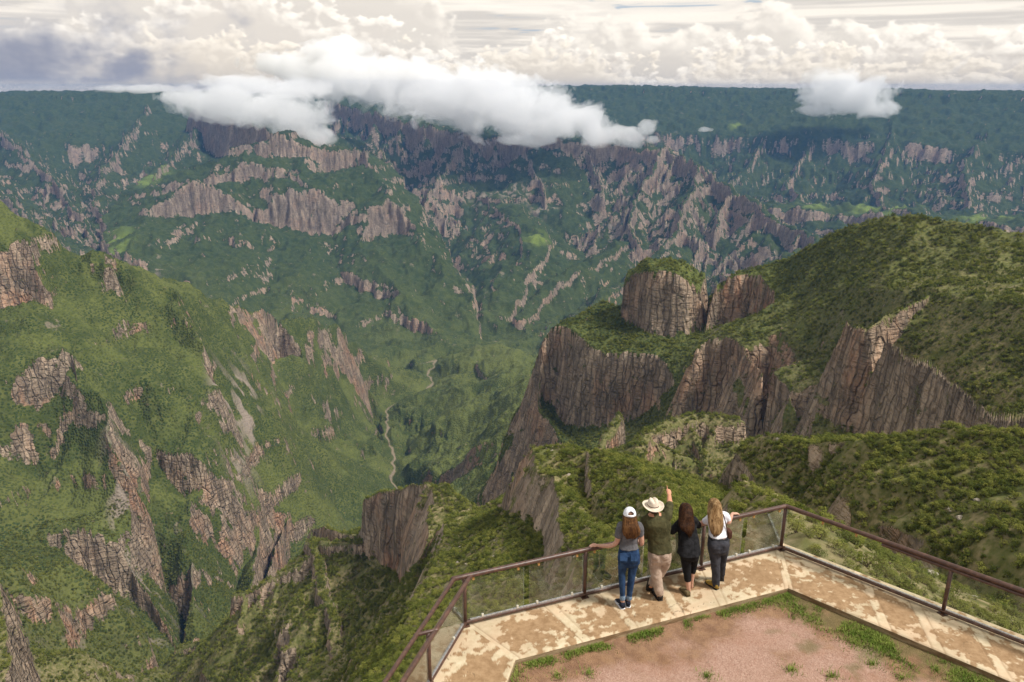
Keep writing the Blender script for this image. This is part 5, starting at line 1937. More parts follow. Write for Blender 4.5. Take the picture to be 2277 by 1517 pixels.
hair_curtain(B, [(523, 372, 46, 0.08, 0.085), (523, 420, 70, 0.055, 0.10), (526, 465, 74, 0.01, 0.075), (532, 520, 84, -0.045, 0.055), (540, 575, 92, -0.055, 0.05), (543, 615, 82, -0.05, 0.042), (540, 645, 48, -0.045, 0.03)], HAIR1, seed=3)
# cap: panelled dome with an arched opening at the back, peak in front
bm = bmesh.new()
cc = B.J(523, 388, 0.08)
tl = Matrix.Rotation(-0.18, 3, B.R) @ Matrix((B.R, B.F, UPZ)).transposed()
rows, cols = 12, 48
gv = []
for i in range(rows + 1):
    ph_ = (math.pi / 2) * (i / rows)
    rw = []
    for j in range(cols):
        th = 2 * math.pi * j / cols
        seam = 1 + 0.012 * abs(math.sin(3 * th))
        rw.append(bm.verts.new(cc + tl @ Vector((0.094 * math.cos(ph_) * math.cos(th) * seam, 0.112 * math.cos(ph_) * math.sin(th) * seam, -0.02 + 0.118 * math.sin(ph_)))))
    gv.append(rw)
for i in range(rows):
    for j in range(cols):
        th = (j + 0.5) / cols * 360
        off = abs((th - 270 + 180) % 360 - 180)
        if 2 <= i < 6 and off < 30 - (i - 2) ** 2 * 2.2:
            continue
        bm.faces.new((gv[i][j], gv[i][(j + 1) % cols], gv[i + 1][(j + 1) % cols], gv[i + 1][j]))
bmesh.ops.remove_doubles(bm, verts=bm.verts[:], dist=0.0005)
cap = bm_obj('cap', bm, WHITE, None, True)
md = cap.modifiers.new('t', 'SOLIDIFY')
md.thickness = 0.003
B.finish(cap)
bm = bmesh.new()
loops = []
for k in range(7):
    f = k / 6
    loops.append([cc + tl @ Vector((0.088 * math.cos(a) * (1 - 0.12 * f), 0.085 + 0.075 * f * math.sin(a) + 0.02 * math.sin(a), -0.018 - 0.012 * f - 0.02 * abs(math.cos(a)) ** 2)) for a in np.linspace(0.05, math.pi - 0.05, 16)])
vs = [[bm.verts.new(p_) for p_ in lp_] for lp_ in loops]
for a, b in zip(vs[:-1], vs[1:]):
    for i in range(15):
        bm.faces.new((a[i], a[i + 1], b[i + 1], b[i]))
pk = bm_obj('peak', bm, WHITE, None, True)
pk.modifiers.new('t', 'SOLIDIFY').thickness = 0.003
pk.data.transform(Matrix.Translation(-B.base))
pk.parent = cap
bm = bmesh.new()
ellipsoid(bm, cc + tl @ Vector((0, 0, 0.098)), (0.008, 0.008, 0.005))
bo = bm_obj('button', bm, WHITE, None, True)
bo.data.transform(Matrix.Translation(-B.base))
bo.parent = cap

# ---- man in the hat, pointing
B = Body('p', 'man in cream wide-brimmed hat and olive shirt pointing into the canyon', Z2, (848, 1302), 0.12)
sk = bmesh.new()
hc = B.J(775, 320, 0.12)
torso = [(838, 800, 108, 0.05, 0.11), (836, 740, 112, 0.06, 0.115), (832, 660, 112, 0.07, 0.12), (822, 580, 122, 0.08, 0.125), (812, 500, 140, 0.08, 0.13), (802, 440, 136, 0.08, 0.11), (792, 400, 84, 0.09, 0.08), (786, 376, 46, 0.10, 0.06)]
B.loft(sk, torso, -0.014)
B.limb(sk, [(788, 410, 0.10, 44), (782, 350, 0.12, 42)])
head(sk, hc, B.F, B.R, UPZ, 1.04)
# raised right arm
Sr, Er, Wr = B.J(915, 425, 0.10), B.J(944, 318, 0.27), B.J(940, 192, 0.47)
limb(sk, [Sr, (Sr + Er) / 2, Er, (Er * 0.6 + Wr * 0.4), Wr], [0.062, 0.056, 0.046, 0.044, 0.028])
tipd = (B.J(936, 110, 0.60) - Wr)
hand(sk, Wr, tipd, Vector((0.25, -0.8, 0.55)), -1, (0.3, 0.3, 0.2), 0.03, 1.05, point=True)
# left arm bent, hand in front
Sl, El, Wl = B.J(688, 470, 0.08), B.J(676, 612, 0.08), B.J(722, 610, 0.30)
limb(sk, [Sl, (Sl + El) / 2, El, (El + Wl) / 2, Wl], [0.062, 0.054, 0.045, 0.042, 0.028])
hand(sk, Wl, Vector((0.5, 0.7, 0.05)), UPZ, -1, (0.3, 0.5, 0.4), 0.05, 1.04)
B.limb(sk, [(785, 850, 0.05, 58), (795, 980, 0.05, 48), (818, 1120, 0.03, 40), (840, 1270, 0.02, 28)])
B.limb(sk, [(900, 850, 0.07, 58), (885, 930, 0.13, 50), (820, 1040, 0.16, 40), (745, 1150, 0.13, 27)])
B.finish(fuse('body', sk, 0.0065, SKIN2, None, 3))
eyes(B, hc, B.F, B.R, UPZ, 1.04, EYEM)
bm = bmesh.new()
B.loft(bm, [(843, 775, 121, 0.03, 0.135), (838, 730, 118, 0.05, 0.13)] + torso[2:-1], 0.006)
limb(bm, [B.J(870, 440, 0.09), Sr, (Sr + Er) / 2, Er + (Wr - Er) * 0.10], [0.085, 0.078, 0.070, 0.058])
limb(bm, [B.J(730, 450, 0.08), Sl, (Sl + El) / 2, El, (El * 0.45 + Wl * 0.55)], [0.085, 0.078, 0.068, 0.060, 0.050])
limb(bm, [B.J(786, 398, 0.10), B.J(783, 372, 0.11)], [0.070, 0.062])
o = fuse('shirt', bm, 0.010, OLIVE, None, 4)
folds(o, 0.010, 8, 2.7, (1, 1, 0.8))
sh = B.finish(o)
bm = bmesh.new()
c0 = Er + (Wr - Er) * 0.06
tube(bm, [c0, Er + (Wr - Er) * 0.20], [0.061, 0.057], 18)
o = bm_obj('rolled_cuff', bm, OLIVE, None, True)
o.data.transform(Matrix.Translation(-B.base))
o.parent = sh
bm = bmesh.new()
B.loft(bm, [(838, 745, 112, 0.05, 0.118), (838, 800, 122, 0.04, 0.125), (838, 860, 124, 0.04, 0.125), (838, 900, 110, 0.05, 0.10)])
B.limb(bm, [(785, 840, 0.04, 68), (792, 960, 0.05, 62), (808, 1080, 0.04, 56), (826, 1170, 0.03, 52), (836, 1222, 0.02, 47)])
B.limb(bm, [(900, 840, 0.05, 64), (890, 930, 0.12, 55), (830, 1030, 0.17, 50), (775, 1090, 0.15, 46), (752, 1125, 0.13, 40)])
for sx in (790, 888):
    ellipsoid(bm, B.J(sx, 835, -0.05), (0.075, 0.06, 0.085))
o = fuse('trousers', bm, 0.010, KHAKI, None, 4)
folds(o, 0.008, 9, 5.5, (1, 1, 0.9))
tr_ = B.finish(o)
bm = bmesh.new()
box(bm, B.J(745, 870, -0.01), (0.012, 0.12, 0.16), Matrix.Rotation(0.1, 3, 'Z'), 0.004)
o = bm_obj('pocket', bm, KHAKI, None)
o.data.transform(Matrix.Translation(-B.base))
o.parent = tr_
h1 = G(*Z2(850, 1312))
shoe(B, Vector(h1), (-0.25, 1, 0), 0.29, 0.108, 0.125, SHOEK, SHOEK, name='boot')
# other foot up on its toes behind the standing leg
tq = B.J(758, 1215, 0.10)
fl_ = Vector((tq.x - 0.02, tq.y + 0.06, 0.0))
shoe(B, Vector((tq.x - 0.03, tq.y - 0.02, 0.215)), (0.05, 1, 0), 0.27, 0.105, 0.12, SHOEK, SHOEK, pitch=-0.95, name='boot')
# short hair at the nape
bm = bmesh.new()
ellipsoid(bm, hc - B.F * 0.018 - UPZ * 0.012, (0.082, 0.088, 0.092), Matrix((B.R, B.F, UPZ)).transposed(), 20)
B.finish(bm_obj('hair', bm, HAIRM, None, True))
# hat
bm = bmesh.new()
hcn = B.J(768, 312, 0.12) + UPZ * 0.01
tl = Matrix.Rotation(0.05, 3, B.R) @ Matrix((B.R, B.F, UPZ)).transposed()
prof = [(0.092, -0.004), (0.120, -0.008), (0.150, -0.007), (0.166, 0.000), (0.172, 0.004), (0.166, 0.006), (0.148, 0.000), (0.118, -0.001), (0.096, 0.004), (0.093, 0.022), (0.088, 0.055), (0.080, 0.088), (0.068, 0.110), (0.048, 0.121), (0.024, 0.122), (0.004, 0.120)]
n = 64
loops = []
for r_, z_ in prof:
    lp_ = []
    for i in range(n):
        a = 2 * math.pi * i / n
        ex, ey = math.cos(a), math.sin(a)
        x_, y_ = r_ * ex * 0.94, r_ * ey * 1.08
        zz = z_
        if r_ > 0.11:
            zz += 0.022 * abs(ex) ** 3 * (r_ - 0.11) / 0.06 - 0.012 * max(0, ey) ** 2 * (r_ - 0.11) / 0.06
        if z_ > 0.06:
            k = (z_ - 0.06) / 0.06
            zz -= 0.030 * k * math.exp(-(x_ / 0.022) ** 2)              # crease along the top
            x_ *= 1 - 0.22 * k * max(0, ey)                              # front pinch
        lp_.append(hcn + tl @ Vector((x_, y_, zz)))
    loops.append(lp_)
rings(bm, loops)
hat = B.finish(bm_obj('hat', bm, FELT, None, True))
bm = bmesh.new()
rings(bm, [[hcn + tl @ Vector(((0.0945 - 0.05 * zz) * 0.94 * math.cos(2 * math.pi * i / n), (0.0945 - 0.05 * zz) * 1.08 * math.sin(2 * math.pi * i / n), zz + 0.004)) for i in range(n)] for zz in (0.0, 0.012, 0.026)], False)
o = bm_obj('hat_band', bm, BAND, None, True)
o.modifiers.new('t', 'SOLIDIFY').thickness = 0.003
o.data.transform(Matrix.Translation(-B.base))
o.parent = hat

# ---- woman in black
B = Body('p', 'dark-haired woman all in black leaning on the railing', Z4, (300, 1525), 0.22)
sk = bmesh.new()
hc = B.J(266, 430, 0.24)
torso = [(312, 930, 125, 0.06, 0.115), (305, 860, 122, 0.08, 0.115), (298, 790, 116, 0.11, 0.11), (285, 720, 116, 0.15, 0.115), (275, 650, 122, 0.19, 0.115), (270, 590, 118, 0.22, 0.095), (268, 555, 80, 0.23, 0.07), (267, 530, 44, 0.24, 0.055)]
B.loft(sk, torso, -0.012)
B.limb(sk, [(267, 570, 0.22, 44), (266, 480, 0.24, 42)])
head(sk, hc, B.F, B.R, UPZ, 0.98)
rl = rail_point(120, 610, Z4) + Vector((0, 0, 0.055))
Sl, El = B.J(180, 610, 0.20), B.J(92, 700, 0.16)
limb(sk, [Sl, (Sl + El) / 2, El, (El + rl) / 2, rl + Vector((0.01, -0.06, 0.01))], [0.050, 0.044, 0.038, 0.034, 0.024])
hand(sk, rl + Vector((0.01, -0.06, 0.01)), Vector((0.35, 0.8, 0.0)), UPZ, -1, (0.3, 0.5, 0.4), 0.06, 0.92)
rr = rail_point(400, 545, Z4) + Vector((0, 0, 0.055))
Sr, Er = B.J(365, 560, 0.22), B.J(425, 635, 0.26)
limb(sk, [Sr, (Sr + Er) / 2, Er, (Er + rr) / 2, rr + Vector((0, -0.05, 0.01))], [0.050, 0.044, 0.038, 0.034, 0.024])
hand(sk, rr + Vector((0, -0.05, 0.01)), Vector((-0.2, 0.9, 0)), UPZ, 1, (0.3, 0.5, 0.4), 0.06, 0.92)
B.limb(sk, [(262, 1020, 0.05, 64), (272, 1180, 0.05, 48), (288, 1320, 0.02, 38), (296, 1440, 0.01, 28), (300, 1500, 0.02, 26)])
B.limb(sk, [(368, 1020, 0.08, 60), (362, 1140, 0.16, 44), (348, 1260, 0.16, 32), (338, 1380, 0.16, 24), (338, 1430, 0.17, 24)])
B.finish(fuse('body', sk, 0.0065, SKIN, None, 3))
eyes(B, hc, B.F, B.R, UPZ, 0.98, EYEM)
bm = bmesh.new()
B.loft(bm, [(304, 1000, 146, 0.02, 0.135), (306, 930, 138, 0.05, 0.13), (304, 860, 130, 0.08, 0.125), (297, 790, 124, 0.11, 0.12)] + torso[3:-1], 0.006)
limb(bm, [B.J(215, 590, 0.21), Sl, (Sl + El) / 2, El, (El * 0.55 + rl * 0.45)], [0.070, 0.066, 0.062, 0.062, 0.055])
limb(bm, [B.J(330, 575, 0.22), Sr, (Sr + Er) / 2, Er], [0.066, 0.060, 0.055, 0.052])
o = fuse('tunic', bm, 0.010, BLACKM, None, 4)
folds(o, 0.008, 8, 3.2)
B.finish(o)
bm = bmesh.new()
B.loft(bm, [(312, 960, 118, 0.05, 0.115), (314, 1020, 118, 0.05, 0.115), (314, 1070, 95, 0.06, 0.09)])
B.limb(bm, [(262, 1020, 0.05, 76), (268, 1100, 0.05, 68), (272, 1180, 0.05, 59), (283, 1270, 0.03, 50), (288, 1335, 0.02, 45)])
B.limb(bm, [(372, 1030, 0.08, 66), (366, 1130, 0.16, 50), (352, 1235, 0.165, 40)])
o = fuse('leggings', bm, 0.009, BLACKL, None, 4)
B.finish(o)
h1 = G(*Z2(1128, 1262))
shoe(B, Vector(h1) + Vector((0.02, -0.02, 0)), (-0.30, 1, 0), 0.245, 0.10, 0.085, SHOEG, SHOEG, name='clog')
h2 = G(*Z2(1178, 1172))
shoe(B, Vector(h2), (0.2, 1, 0), 0.235, 0.095, 0.085, SHOEG, SHOEG, name='clog')
hair_curtain(B, [(266, 352, 22, 0.24, 0.03), (266, 372, 58, 0.235, 0.085), (266, 420, 80, 0.21, 0.118), (266, 480, 88, 0.16, 0.115), (268, 560, 100, 0.09, 0.075), (275, 630, 104, 0.03, 0.055), (292, 690, 82, 0.0, 0.045), (312, 735, 44, -0.01, 0.03), (318, 760, 12, -0.01, 0.015)], HAIR2, seed=7, amp=0.05)

# ---- woman with the ponytail
B = Body('p', 'woman with long golden ponytail, white top and dark trousers at the railing', Z4, (655, 1440), 0.24)
sk = bmesh.new()
hc = B.J(640, 375, 0.16)
torso = [(690, 790, 128, 0.02, 0.12), (685, 750, 114, 0.04, 0.11), (676, 690, 108, 0.06, 0.105), (668, 620, 114, 0.09, 0.11), (660, 560, 126, 0.12, 0.11), (655, 510, 122, 0.14, 0.09), (650, 478, 78, 0.15, 0.065), (646, 455, 42, 0.16, 0.055)]
B.loft(sk, torso, -0.012)
B.limb(sk, [(648, 490, 0.15, 44), (643, 420, 0.16, 42)])
head(sk, hc, B.F, B.R, UPZ, 0.98)
Sl, El, = B.J(552, 560, 0.13), B.J(462, 610, 0.20)
rl = rail_point(400, 600, Z4) + Vector((0, 0, 0.05))
limb(sk, [Sl, (Sl + El) / 2, El, (El + rl) / 2, rl + Vector((0.06, -0.04, 0.02))], [0.050, 0.046, 0.040, 0.034, 0.024])
hand(sk, rl + Vector((0.06, -0.04, 0.02)), Vector((-0.8, 0.4, -0.1)), UPZ, 1, (0.3, 0.5, 0.4), 0.06, 0.92)
rr = rail_point(925, 495, Z4) + Vector((0, 0, 0.052))
Sr, Er = B.J(778, 515, 0.14), B.J(820, 590, 0.16)
Wq = rr - Vector((0.085, 0.02, -0.02))
limb(sk, [Sr, (Sr + Er) / 2, Er, (Er + Wq) / 2, Wq], [0.048, 0.044, 0.038, 0.034, 0.023])
hand(sk, Wq, Vector((0.9, 0.30, -0.12)), UPZ, -1, (0.15, 0.30, 0.3), 0.08, 0.95)
B.limb(sk, [(625, 900, 0.0, 66), (645, 1090, 0.0, 52), (655, 1250, -0.01, 40), (660, 1400, 0.0, 28)])
B.limb(sk, [(755, 900, 0.05, 62), (742, 1080, 0.13, 44), (736, 1210, 0.17, 32), (730, 1310, 0.20, 26)])
B.finish(fuse('body', sk, 0.0065, SKIN, None, 3))
eyes(B, hc, B.F, B.R, UPZ, 0.98, EYEM)
bm = bmesh.new()
B.loft(bm, [(682, 762, 116, 0.03, 0.115), (680, 735, 114, 0.04, 0.115)] + torso[2:-1], 0.004)
limb(bm, [B.J(590, 540, 0.13), Sl, (Sl * 0.62 + El * 0.38)], [0.070, 0.064, 0.056])
limb(bm, [B.J(735, 500, 0.14), Sr, (Sr * 0.4 + Er * 0.6)], [0.068, 0.062, 0.054])
o = fuse('top', bm, 0.009, WHITE, None, 4)
folds(o, 0.006, 10, 6.2)
B.finish(o)
bm = bmesh.new()
B.loft(bm, [(688, 775, 126, 0.02, 0.118), (688, 810, 134, 0.01, 0.13), (686, 880, 140, 0.0, 0.14), (686, 940, 132, 0.0, 0.125), (686, 985, 105, 0.02, 0.09)])
B.limb(bm, [(618, 890, 0.0, 78), (636, 1000, 0.0, 72), (645, 1100, 0.0, 64), (652, 1230, -0.01, 55), (656, 1395, -0.01, 48)])
B.limb(bm, [(758, 890, 0.03, 74), (752, 1000, 0.08, 58), (743, 1090, 0.13, 48), (737, 1200, 0.17, 40), (731, 1288, 0.20, 34)])
for sx in (622, 752):
    ellipsoid(bm, B.J(sx, 890, -0.07), (0.08, 0.07, 0.09))
o = fuse('trousers', bm, 0.010, SLATE, None, 4)
folds(o, 0.007, 9, 8.8, (1, 1, 0.9))
tr_ = B.finish(o)
bm = bmesh.new()
rings(bm, [B.sec(688, yy, 131, 0.02, 0.124, 40) for yy in (772, 786, 800)], False)
o = bm_obj('belt', bm, BLACKM, None, True)
o.modifiers.new('t', 'SOLIDIFY').thickness = 0.006
o.data.transform(Matrix.Translation(-B.base))
o.parent = tr_
h1 = G(*Z4(655, 1455))
shoe(B, Vector(h1) + Vector((0.02, -0.03, 0)), (-0.55, 0.85, 0), 0.255, 0.10, 0.115, SHOEY, SHOEK, name='boot')
h2 = G(*Z4(728, 1362))
shoe(B, Vector(h2), (0.1, 1, 0), 0.25, 0.098, 0.11, SHOEK, SHOEK, name='boot')
hair_curtain(B, [(640, 288, 20, 0.17, 0.03), (640, 308, 52, 0.165, 0.08), (641, 350, 72, 0.145, 0.115), (640, 400, 84, 0.11, 0.11), (640, 460, 96, 0.05, 0.08), (648, 540, 100, 0.0, 0.06), (656, 620, 98, -0.04, 0.052), (660, 690, 84, -0.06, 0.042), (660, 735, 66, -0.065, 0.032), (664, 760, 30, -0.06, 0.018)], HAIR3, seed=9, amp=0.06)
hair_curtain(B, [(655, 322, 18, 0.06, 0.035), (650, 352, 34, 0.035, 0.045), (625, 430, 46, 0.005, 0.040), (606, 500, 48, -0.015, 0.034), (610, 570, 40, -0.04, 0.028)], HAIR3, seed=12, amp=0.09, name='ponytail')

# her shoulder bag
bag = empty('shoulder_bag', B.J(815, 735, 0.02))
tag(bag, 'small brown shoulder bag hanging at the right hip of the ponytailed woman', 'bag')
bm = bmesh.new()
box(bm, B.J(815, 735, 0.03), (0.07, 0.13, 0.13), Matrix.Rotation(0.2, 3, 'Z'), 0.015)
o = bm_obj('bag_body', bm, BAND, None, True)
o.data.transform(Matrix.Translation(-bag.location))
o.parent = bag
bm = bmesh.new()
limb(bm, [B.J(720, 470, 0.05), B.J(750, 500, 0.03), B.J(778, 600, 0.0), B.J(795, 690, 0.0), B.J(812, 715, 0.02)], [0.009] * 5, 8)
o = bm_obj('strap', bm, BAND, None, True)
o.data.transform(Matrix.Translation(-bag.location))
o.parent = bag

#@@SHRUBS
# ------------------------------------------------------------------ shrubs, trees and boulders
rs = np.random.RandomState(21)


def leaf_mesh(name, lobes, nleaf, size, stem):
    """foliage of many small leaf sprays on a few lobes, on short stems"""
    V, Fc, T_ = [], [], []
    wts = np.array([l[3] * l[4] * l[5] for l in lobes]) ** 0.66
    cnt = (wts / wts.sum() * nleaf).astype(int)
    for (cx, cy, cz, rx, ry, rz), c in zip(lobes, cnt):
        for _ in range(c):
            d = rs.randn(3)
            d /= np.linalg.norm(d)
            if d[2] < -0.55:
                d[2] *= -1
            r = rs.uniform(0.62, 1.08)
            p = np.array([cx + d[0] * rx * r, cy + d[1] * ry * r, cz + d[2] * rz * r])
            n = d + np.array([0, 0, 0.55]) + rs.randn(3) * 0.38
            n /= np.linalg.norm(n)
            a = np.cross(n, rs.randn(3))
            a /= np.linalg.norm(a)
            b = np.cross(n, a)
            s_ = size * rs.uniform(0.6, 1.3)
            k = len(V)
            V += [p - a * s_, p - b * s_ * 0.6 + n * s_ * 0.15, p + a * s_, p + b * s_ * 0.6 + n * s_ * 0.15]
            Fc.append((k, k + 1, k + 2, k + 3))
    nf = len(Fc)
    for (x0, y0, z0, x1, y1, z1, r) in stem:
        k = len(V)
        for (x, y, z, rr) in ((x0, y0, z0, r), (x1, y1, z1, r * 0.5)):
            V += [np.array([x + rr * math.cos(q * 1.2566), y + rr * math.sin(q * 1.2566), z]) for q in range(5)]
        Fc += [(k + q, k + (q + 1) % 5, k + 5 + (q + 1) % 5, k + 5 + q) for q in range(5)]
    me = bpy.data.meshes.new(name)
    me.from_pydata([tuple(v) for v in V], [], Fc)
    me.materials.append(LEAFM)
    me.materials.append(STEMM)
    me.polygons.foreach_set('material_index', [0] * nf + [1] * (len(Fc) - nf))
    me.update()
    return me


LEAFM, nt = new_mat('leaves')
t = NT(nt)
oi = t.n('ShaderNodeObjectInfo')
lc = t.n('ShaderNodeValToRGB')
lc.color_ramp.elements[0].position, lc.color_ramp.elements[0].color = 0.0, (0.080, 0.100, 0.021, 1)
lc.color_ramp.elements[1].position, lc.color_ramp.elements[1].color = 1.0, (0.27, 0.265, 0.062, 1)
e_ = lc.color_ramp.elements.new(0.55)
e_.color = (0.17, 0.185, 0.042, 1)
t.set(lc.inputs[0], oi.outputs['Random'])
lf = t.n('ShaderNodeBsdfDiffuse')
t.set(lf.inputs[0], lc.outputs[0])
lt_ = t.n('ShaderNodeBsdfTranslucent')
t.set(lt_.inputs[0], t.mix(0.5, lc.outputs[0], (0.16, 0.20, 0.03)))
lm_ = t.n('ShaderNodeMixShader')
lm_.inputs[0].default_value = 0.35
t.set(lm_.inputs[1], lf.outputs[0])
t.set(lm_.inputs[2], lt_.outputs[0])
t.out(lm_.outputs[0])
STEMM, nt = new_mat('stems')
t = NT(nt)
t.out(t.pbsdf(t.mix(t.noise(t.pos(), 6), (0.06, 0.045, 0.03), (0.12, 0.095, 0.07)), 0.9))

SHR = []
for k in range(5):
    lobes = []
    for i in range(rs.randint(4, 8)):
        a_, r_ = rs.rand() * 6.283, rs.uniform(0.0, 0.42)
        rr = rs.uniform(0.20, 0.36)
        lobes.append((r_ * math.cos(a_), r_ * math.sin(a_), rs.uniform(0.28, 0.62), rr, rr, rr * rs.uniform(0.7, 1.0)))
    st_ = [(0, 0, -0.15, l[0] * 0.8, l[1] * 0.8, l[2], 0.025) for l in lobes]
    SHR.append(leaf_mesh('shrub', lobes, 260, 0.062, st_))
for k in range(3):
    lobes = []
    for i in range(7):
        z = 0.35 + 0.6 * i / 6
        wd = 0.34 * (1.15 - 0.75 * i / 6)
        a_ = rs.rand() * 6.283
        rr = wd * rs.uniform(0.5, 0.8)
        lobes.append((math.cos(a_) * wd * 0.55, math.sin(a_) * wd * 0.55, z, rr, rr, 0.13))
    SHR.append(leaf_mesh('tree', lobes, 240, 0.055, [(0, 0, -0.15, 0, 0, 0.9, 0.03)]))

elev = (Hm - HC) / DD
cmx = np.maximum.accumulate(elev, axis=0)
vis = elev >= cmx - 0.004
cell = np.zeros_like(DD)
cell[:-1, :] = (DS[1:] - DS[:-1])[:, None] * (AZ[1] - AZ[0]) * DD[:-1, :]
yc = Y * math.cos(PIT) - (Hm - HC) * math.sin(PIT)
uc = 1138.5 + FPX * X / np.maximum(yc, 1)
vc_ = 758.5 - FPX * (Y * math.sin(PIT) + (Hm - HC) * math.cos(PIT)) / np.maximum(yc, 1)
frame_ok = (uc > -250) & (uc < 2530) & (vc_ < 1750)
clump = sstep(-0.35, 0.35, fbm(X, Y, 28, 3, 501) + 0.5 * fbm(X, Y, 140, 2, 502))
dens = np.where(DD < 160, 0.45, np.where(DD < 260, 0.30, np.where(DD < 620, 0.30, np.where(DD < 950, 0.10, 0.06))))
prob = dens * cell * (0.35 + 0.85 * clump) * (1 - sstep(0.25, 0.6, ROCK)) * vis * frame_ok * (DD > 20) * (DD < 1750)
dp_ = poly_dist(X[:900], Y[:900], PLAT)[0]
prob[:900] *= dp_ > 9
prob = prob.astype(np.float64)
cntm = rs.poisson(prob)
ii, jj = np.nonzero(cntm)
rep_ = np.minimum(cntm[ii, jj], 4)
ii, jj = np.repeat(ii, rep_), np.repeat(jj, rep_)
fi, fj = rs.rand(len(ii)), rs.rand(len(jj))
i2, j2 = np.minimum(ii + 1, X.shape[0] - 1), np.minimum(jj + 1, X.shape[1] - 1)


def bil(A):
    return (A[ii, jj] * (1 - fi) * (1 - fj) + A[i2, jj] * fi * (1 - fj) + A[ii, j2] * (1 - fi) * fj + A[i2, j2] * fi * fj)


px_, py_, pz_, pd_ = bil(X), bil(Y), bil(Hm), DD[ii, jj]
hs = np.where(pd_ < 650, 1.2 + 3.0 * rs.rand(len(ii)) ** 1.6, rs.uniform(2.2, 6.0, len(ii)))
hs = np.where(pd_ < 160, hs * rs.uniform(0.2, 0.6, len(ii)), hs)
istree = (pd_ > 620) & (rs.rand(len(ii)) < 0.45)
var = np.where(istree, 5 + rs.randint(0, 3, len(ii)), rs.randint(0, 5, len(ii)))
app = hs / pd_ * (pd_ > 45)
order = np.argsort(-app)
order = order[(uc[ii, jj][order] > 0) & (uc[ii, jj][order] < 2277) & (vc_[ii, jj][order] < 1500)]
shr_idx = [k for k in order if not istree[k]][:300]
single = set(shr_idx)
rot_ = rs.rand(len(ii)) * 6.283
protos = {}
for k in shr_idx:
    v = int(var[k])
    if v not in protos:
        o = bpy.data.objects.new('shrub', SHR[v])
        protos[v] = o
    else:
        o = protos[v].copy()
    C.objects.link(o)
    o.location = (float(px_[k]), float(py_[k]), float(pz_[k]) - 0.05 * hs[k])
    o.rotation_euler = (0, 0, float(rot_[k]))
    o.scale = (float(hs[k]) * 1.1, float(hs[k]) * 1.1, float(hs[k]))
    tag(o, 'round dark green shrub on the slope just below the viewpoint', 'shrub', 'shrubs on the near slopes')
rest = np.array([k for k in range(len(ii)) if k not in single])


def cover(name, label, ks, srcs, vmap):
    me = bpy.data.meshes.new(name)
    me.vertices.add(len(ks))
    me.vertices.foreach_set('co', np.stack([px_[ks], py_[ks], pz_[ks] - 0.05 * hs[ks]], -1).astype(F32).ravel())
    for nm, arr, ty in (('scl', hs[ks], 'FLOAT'), ('rot', rot_[ks], 'FLOAT'), ('idx', vmap[var[ks]], 'INT')):
        at = me.attributes.new(nm, ty, 'POINT')
        at.data.foreach_set('value', arr.astype(np.int32 if ty == 'INT' else F32))
    o = bpy.data.objects.new(name, me)
    C.objects.link(o)
    tag(o, label, 'vegetation', kind='stuff')
    ng = bpy.data.node_groups.new(name, 'GeometryNodeTree')
    ng.interface.new_socket('Geometry', in_out='INPUT', socket_type='NodeSocketGeometry')
    ng.interface.new_socket('Geometry', in_out='OUTPUT', socket_type='NodeSocketGeometry')
    t = NT(ng)
    gi = t.n('NodeGroupInput')
    jn_ = t.n('GeometryNodeJoinGeometry')
    for so_ in reversed(srcs):
        ob = t.n('GeometryNodeObjectInfo')
        ob.inputs['Object'].default_value = so_
        ob.inputs['As Instance'].default_value = True
        ng.links.new(ob.outputs['Geometry'], jn_.inputs[0])

    def na(nm, ty):
        q = t.n('GeometryNodeInputNamedAttribute', data_type=ty)
        q.inputs['Name'].default_value = nm
        return q.outputs[0]
    ip = t.n('GeometryNodeInstanceOnPoints')
    mp = t.n('GeometryNodeMeshToPoints')
    ng.links.new(gi.outputs[0], mp.inputs['Mesh'])
    ng.links.new(mp.outputs[0], ip.inputs['Points'])
    ng.links.new(jn_.outputs[0], ip.inputs['Instance'])
    ip.inputs['Pick Instance'].default_value = True
    ng.links.new(na('idx', 'INT'), ip.inputs['Instance Index'])
    rc_ = t.n('ShaderNodeCombineXYZ')
    ng.links.new(na('rot', 'FLOAT'), rc_.inputs[2])
    ng.links.new(rc_.outputs[0], ip.inputs['Rotation'])
    sc3 = t.n('ShaderNodeCombineXYZ')
    s_ = na('scl', 'FLOAT')
    w_ = t.math('MULTIPLY', s_, 1.08)
    t.set(sc3.inputs[0], w_)
    t.set(sc3.inputs[1], w_)
    t.set(sc3.inputs[2], s_)
    ng.links.new(sc3.outputs[0], ip.inputs['Scale'])
    go_ = t.n('NodeGroupOutput')
    ng.links.new(ip.outputs[0], go_.inputs[0])
    o.modifiers.new('cover', 'NODES').node_group = ng
    return o


def proto_obj(me):
    o = bpy.data.objects.new(me.name, me)
    return o


pv = sorted(protos)
m1 = np.zeros(8, int)
for q, v in enumerate(pv):
    m1[v] = q
ks1 = rest[~istree[rest]]
cover('shrub_cover', 'dense green scrub covering the slopes of the canyon', ks1, [protos[v] for v in pv], m1)
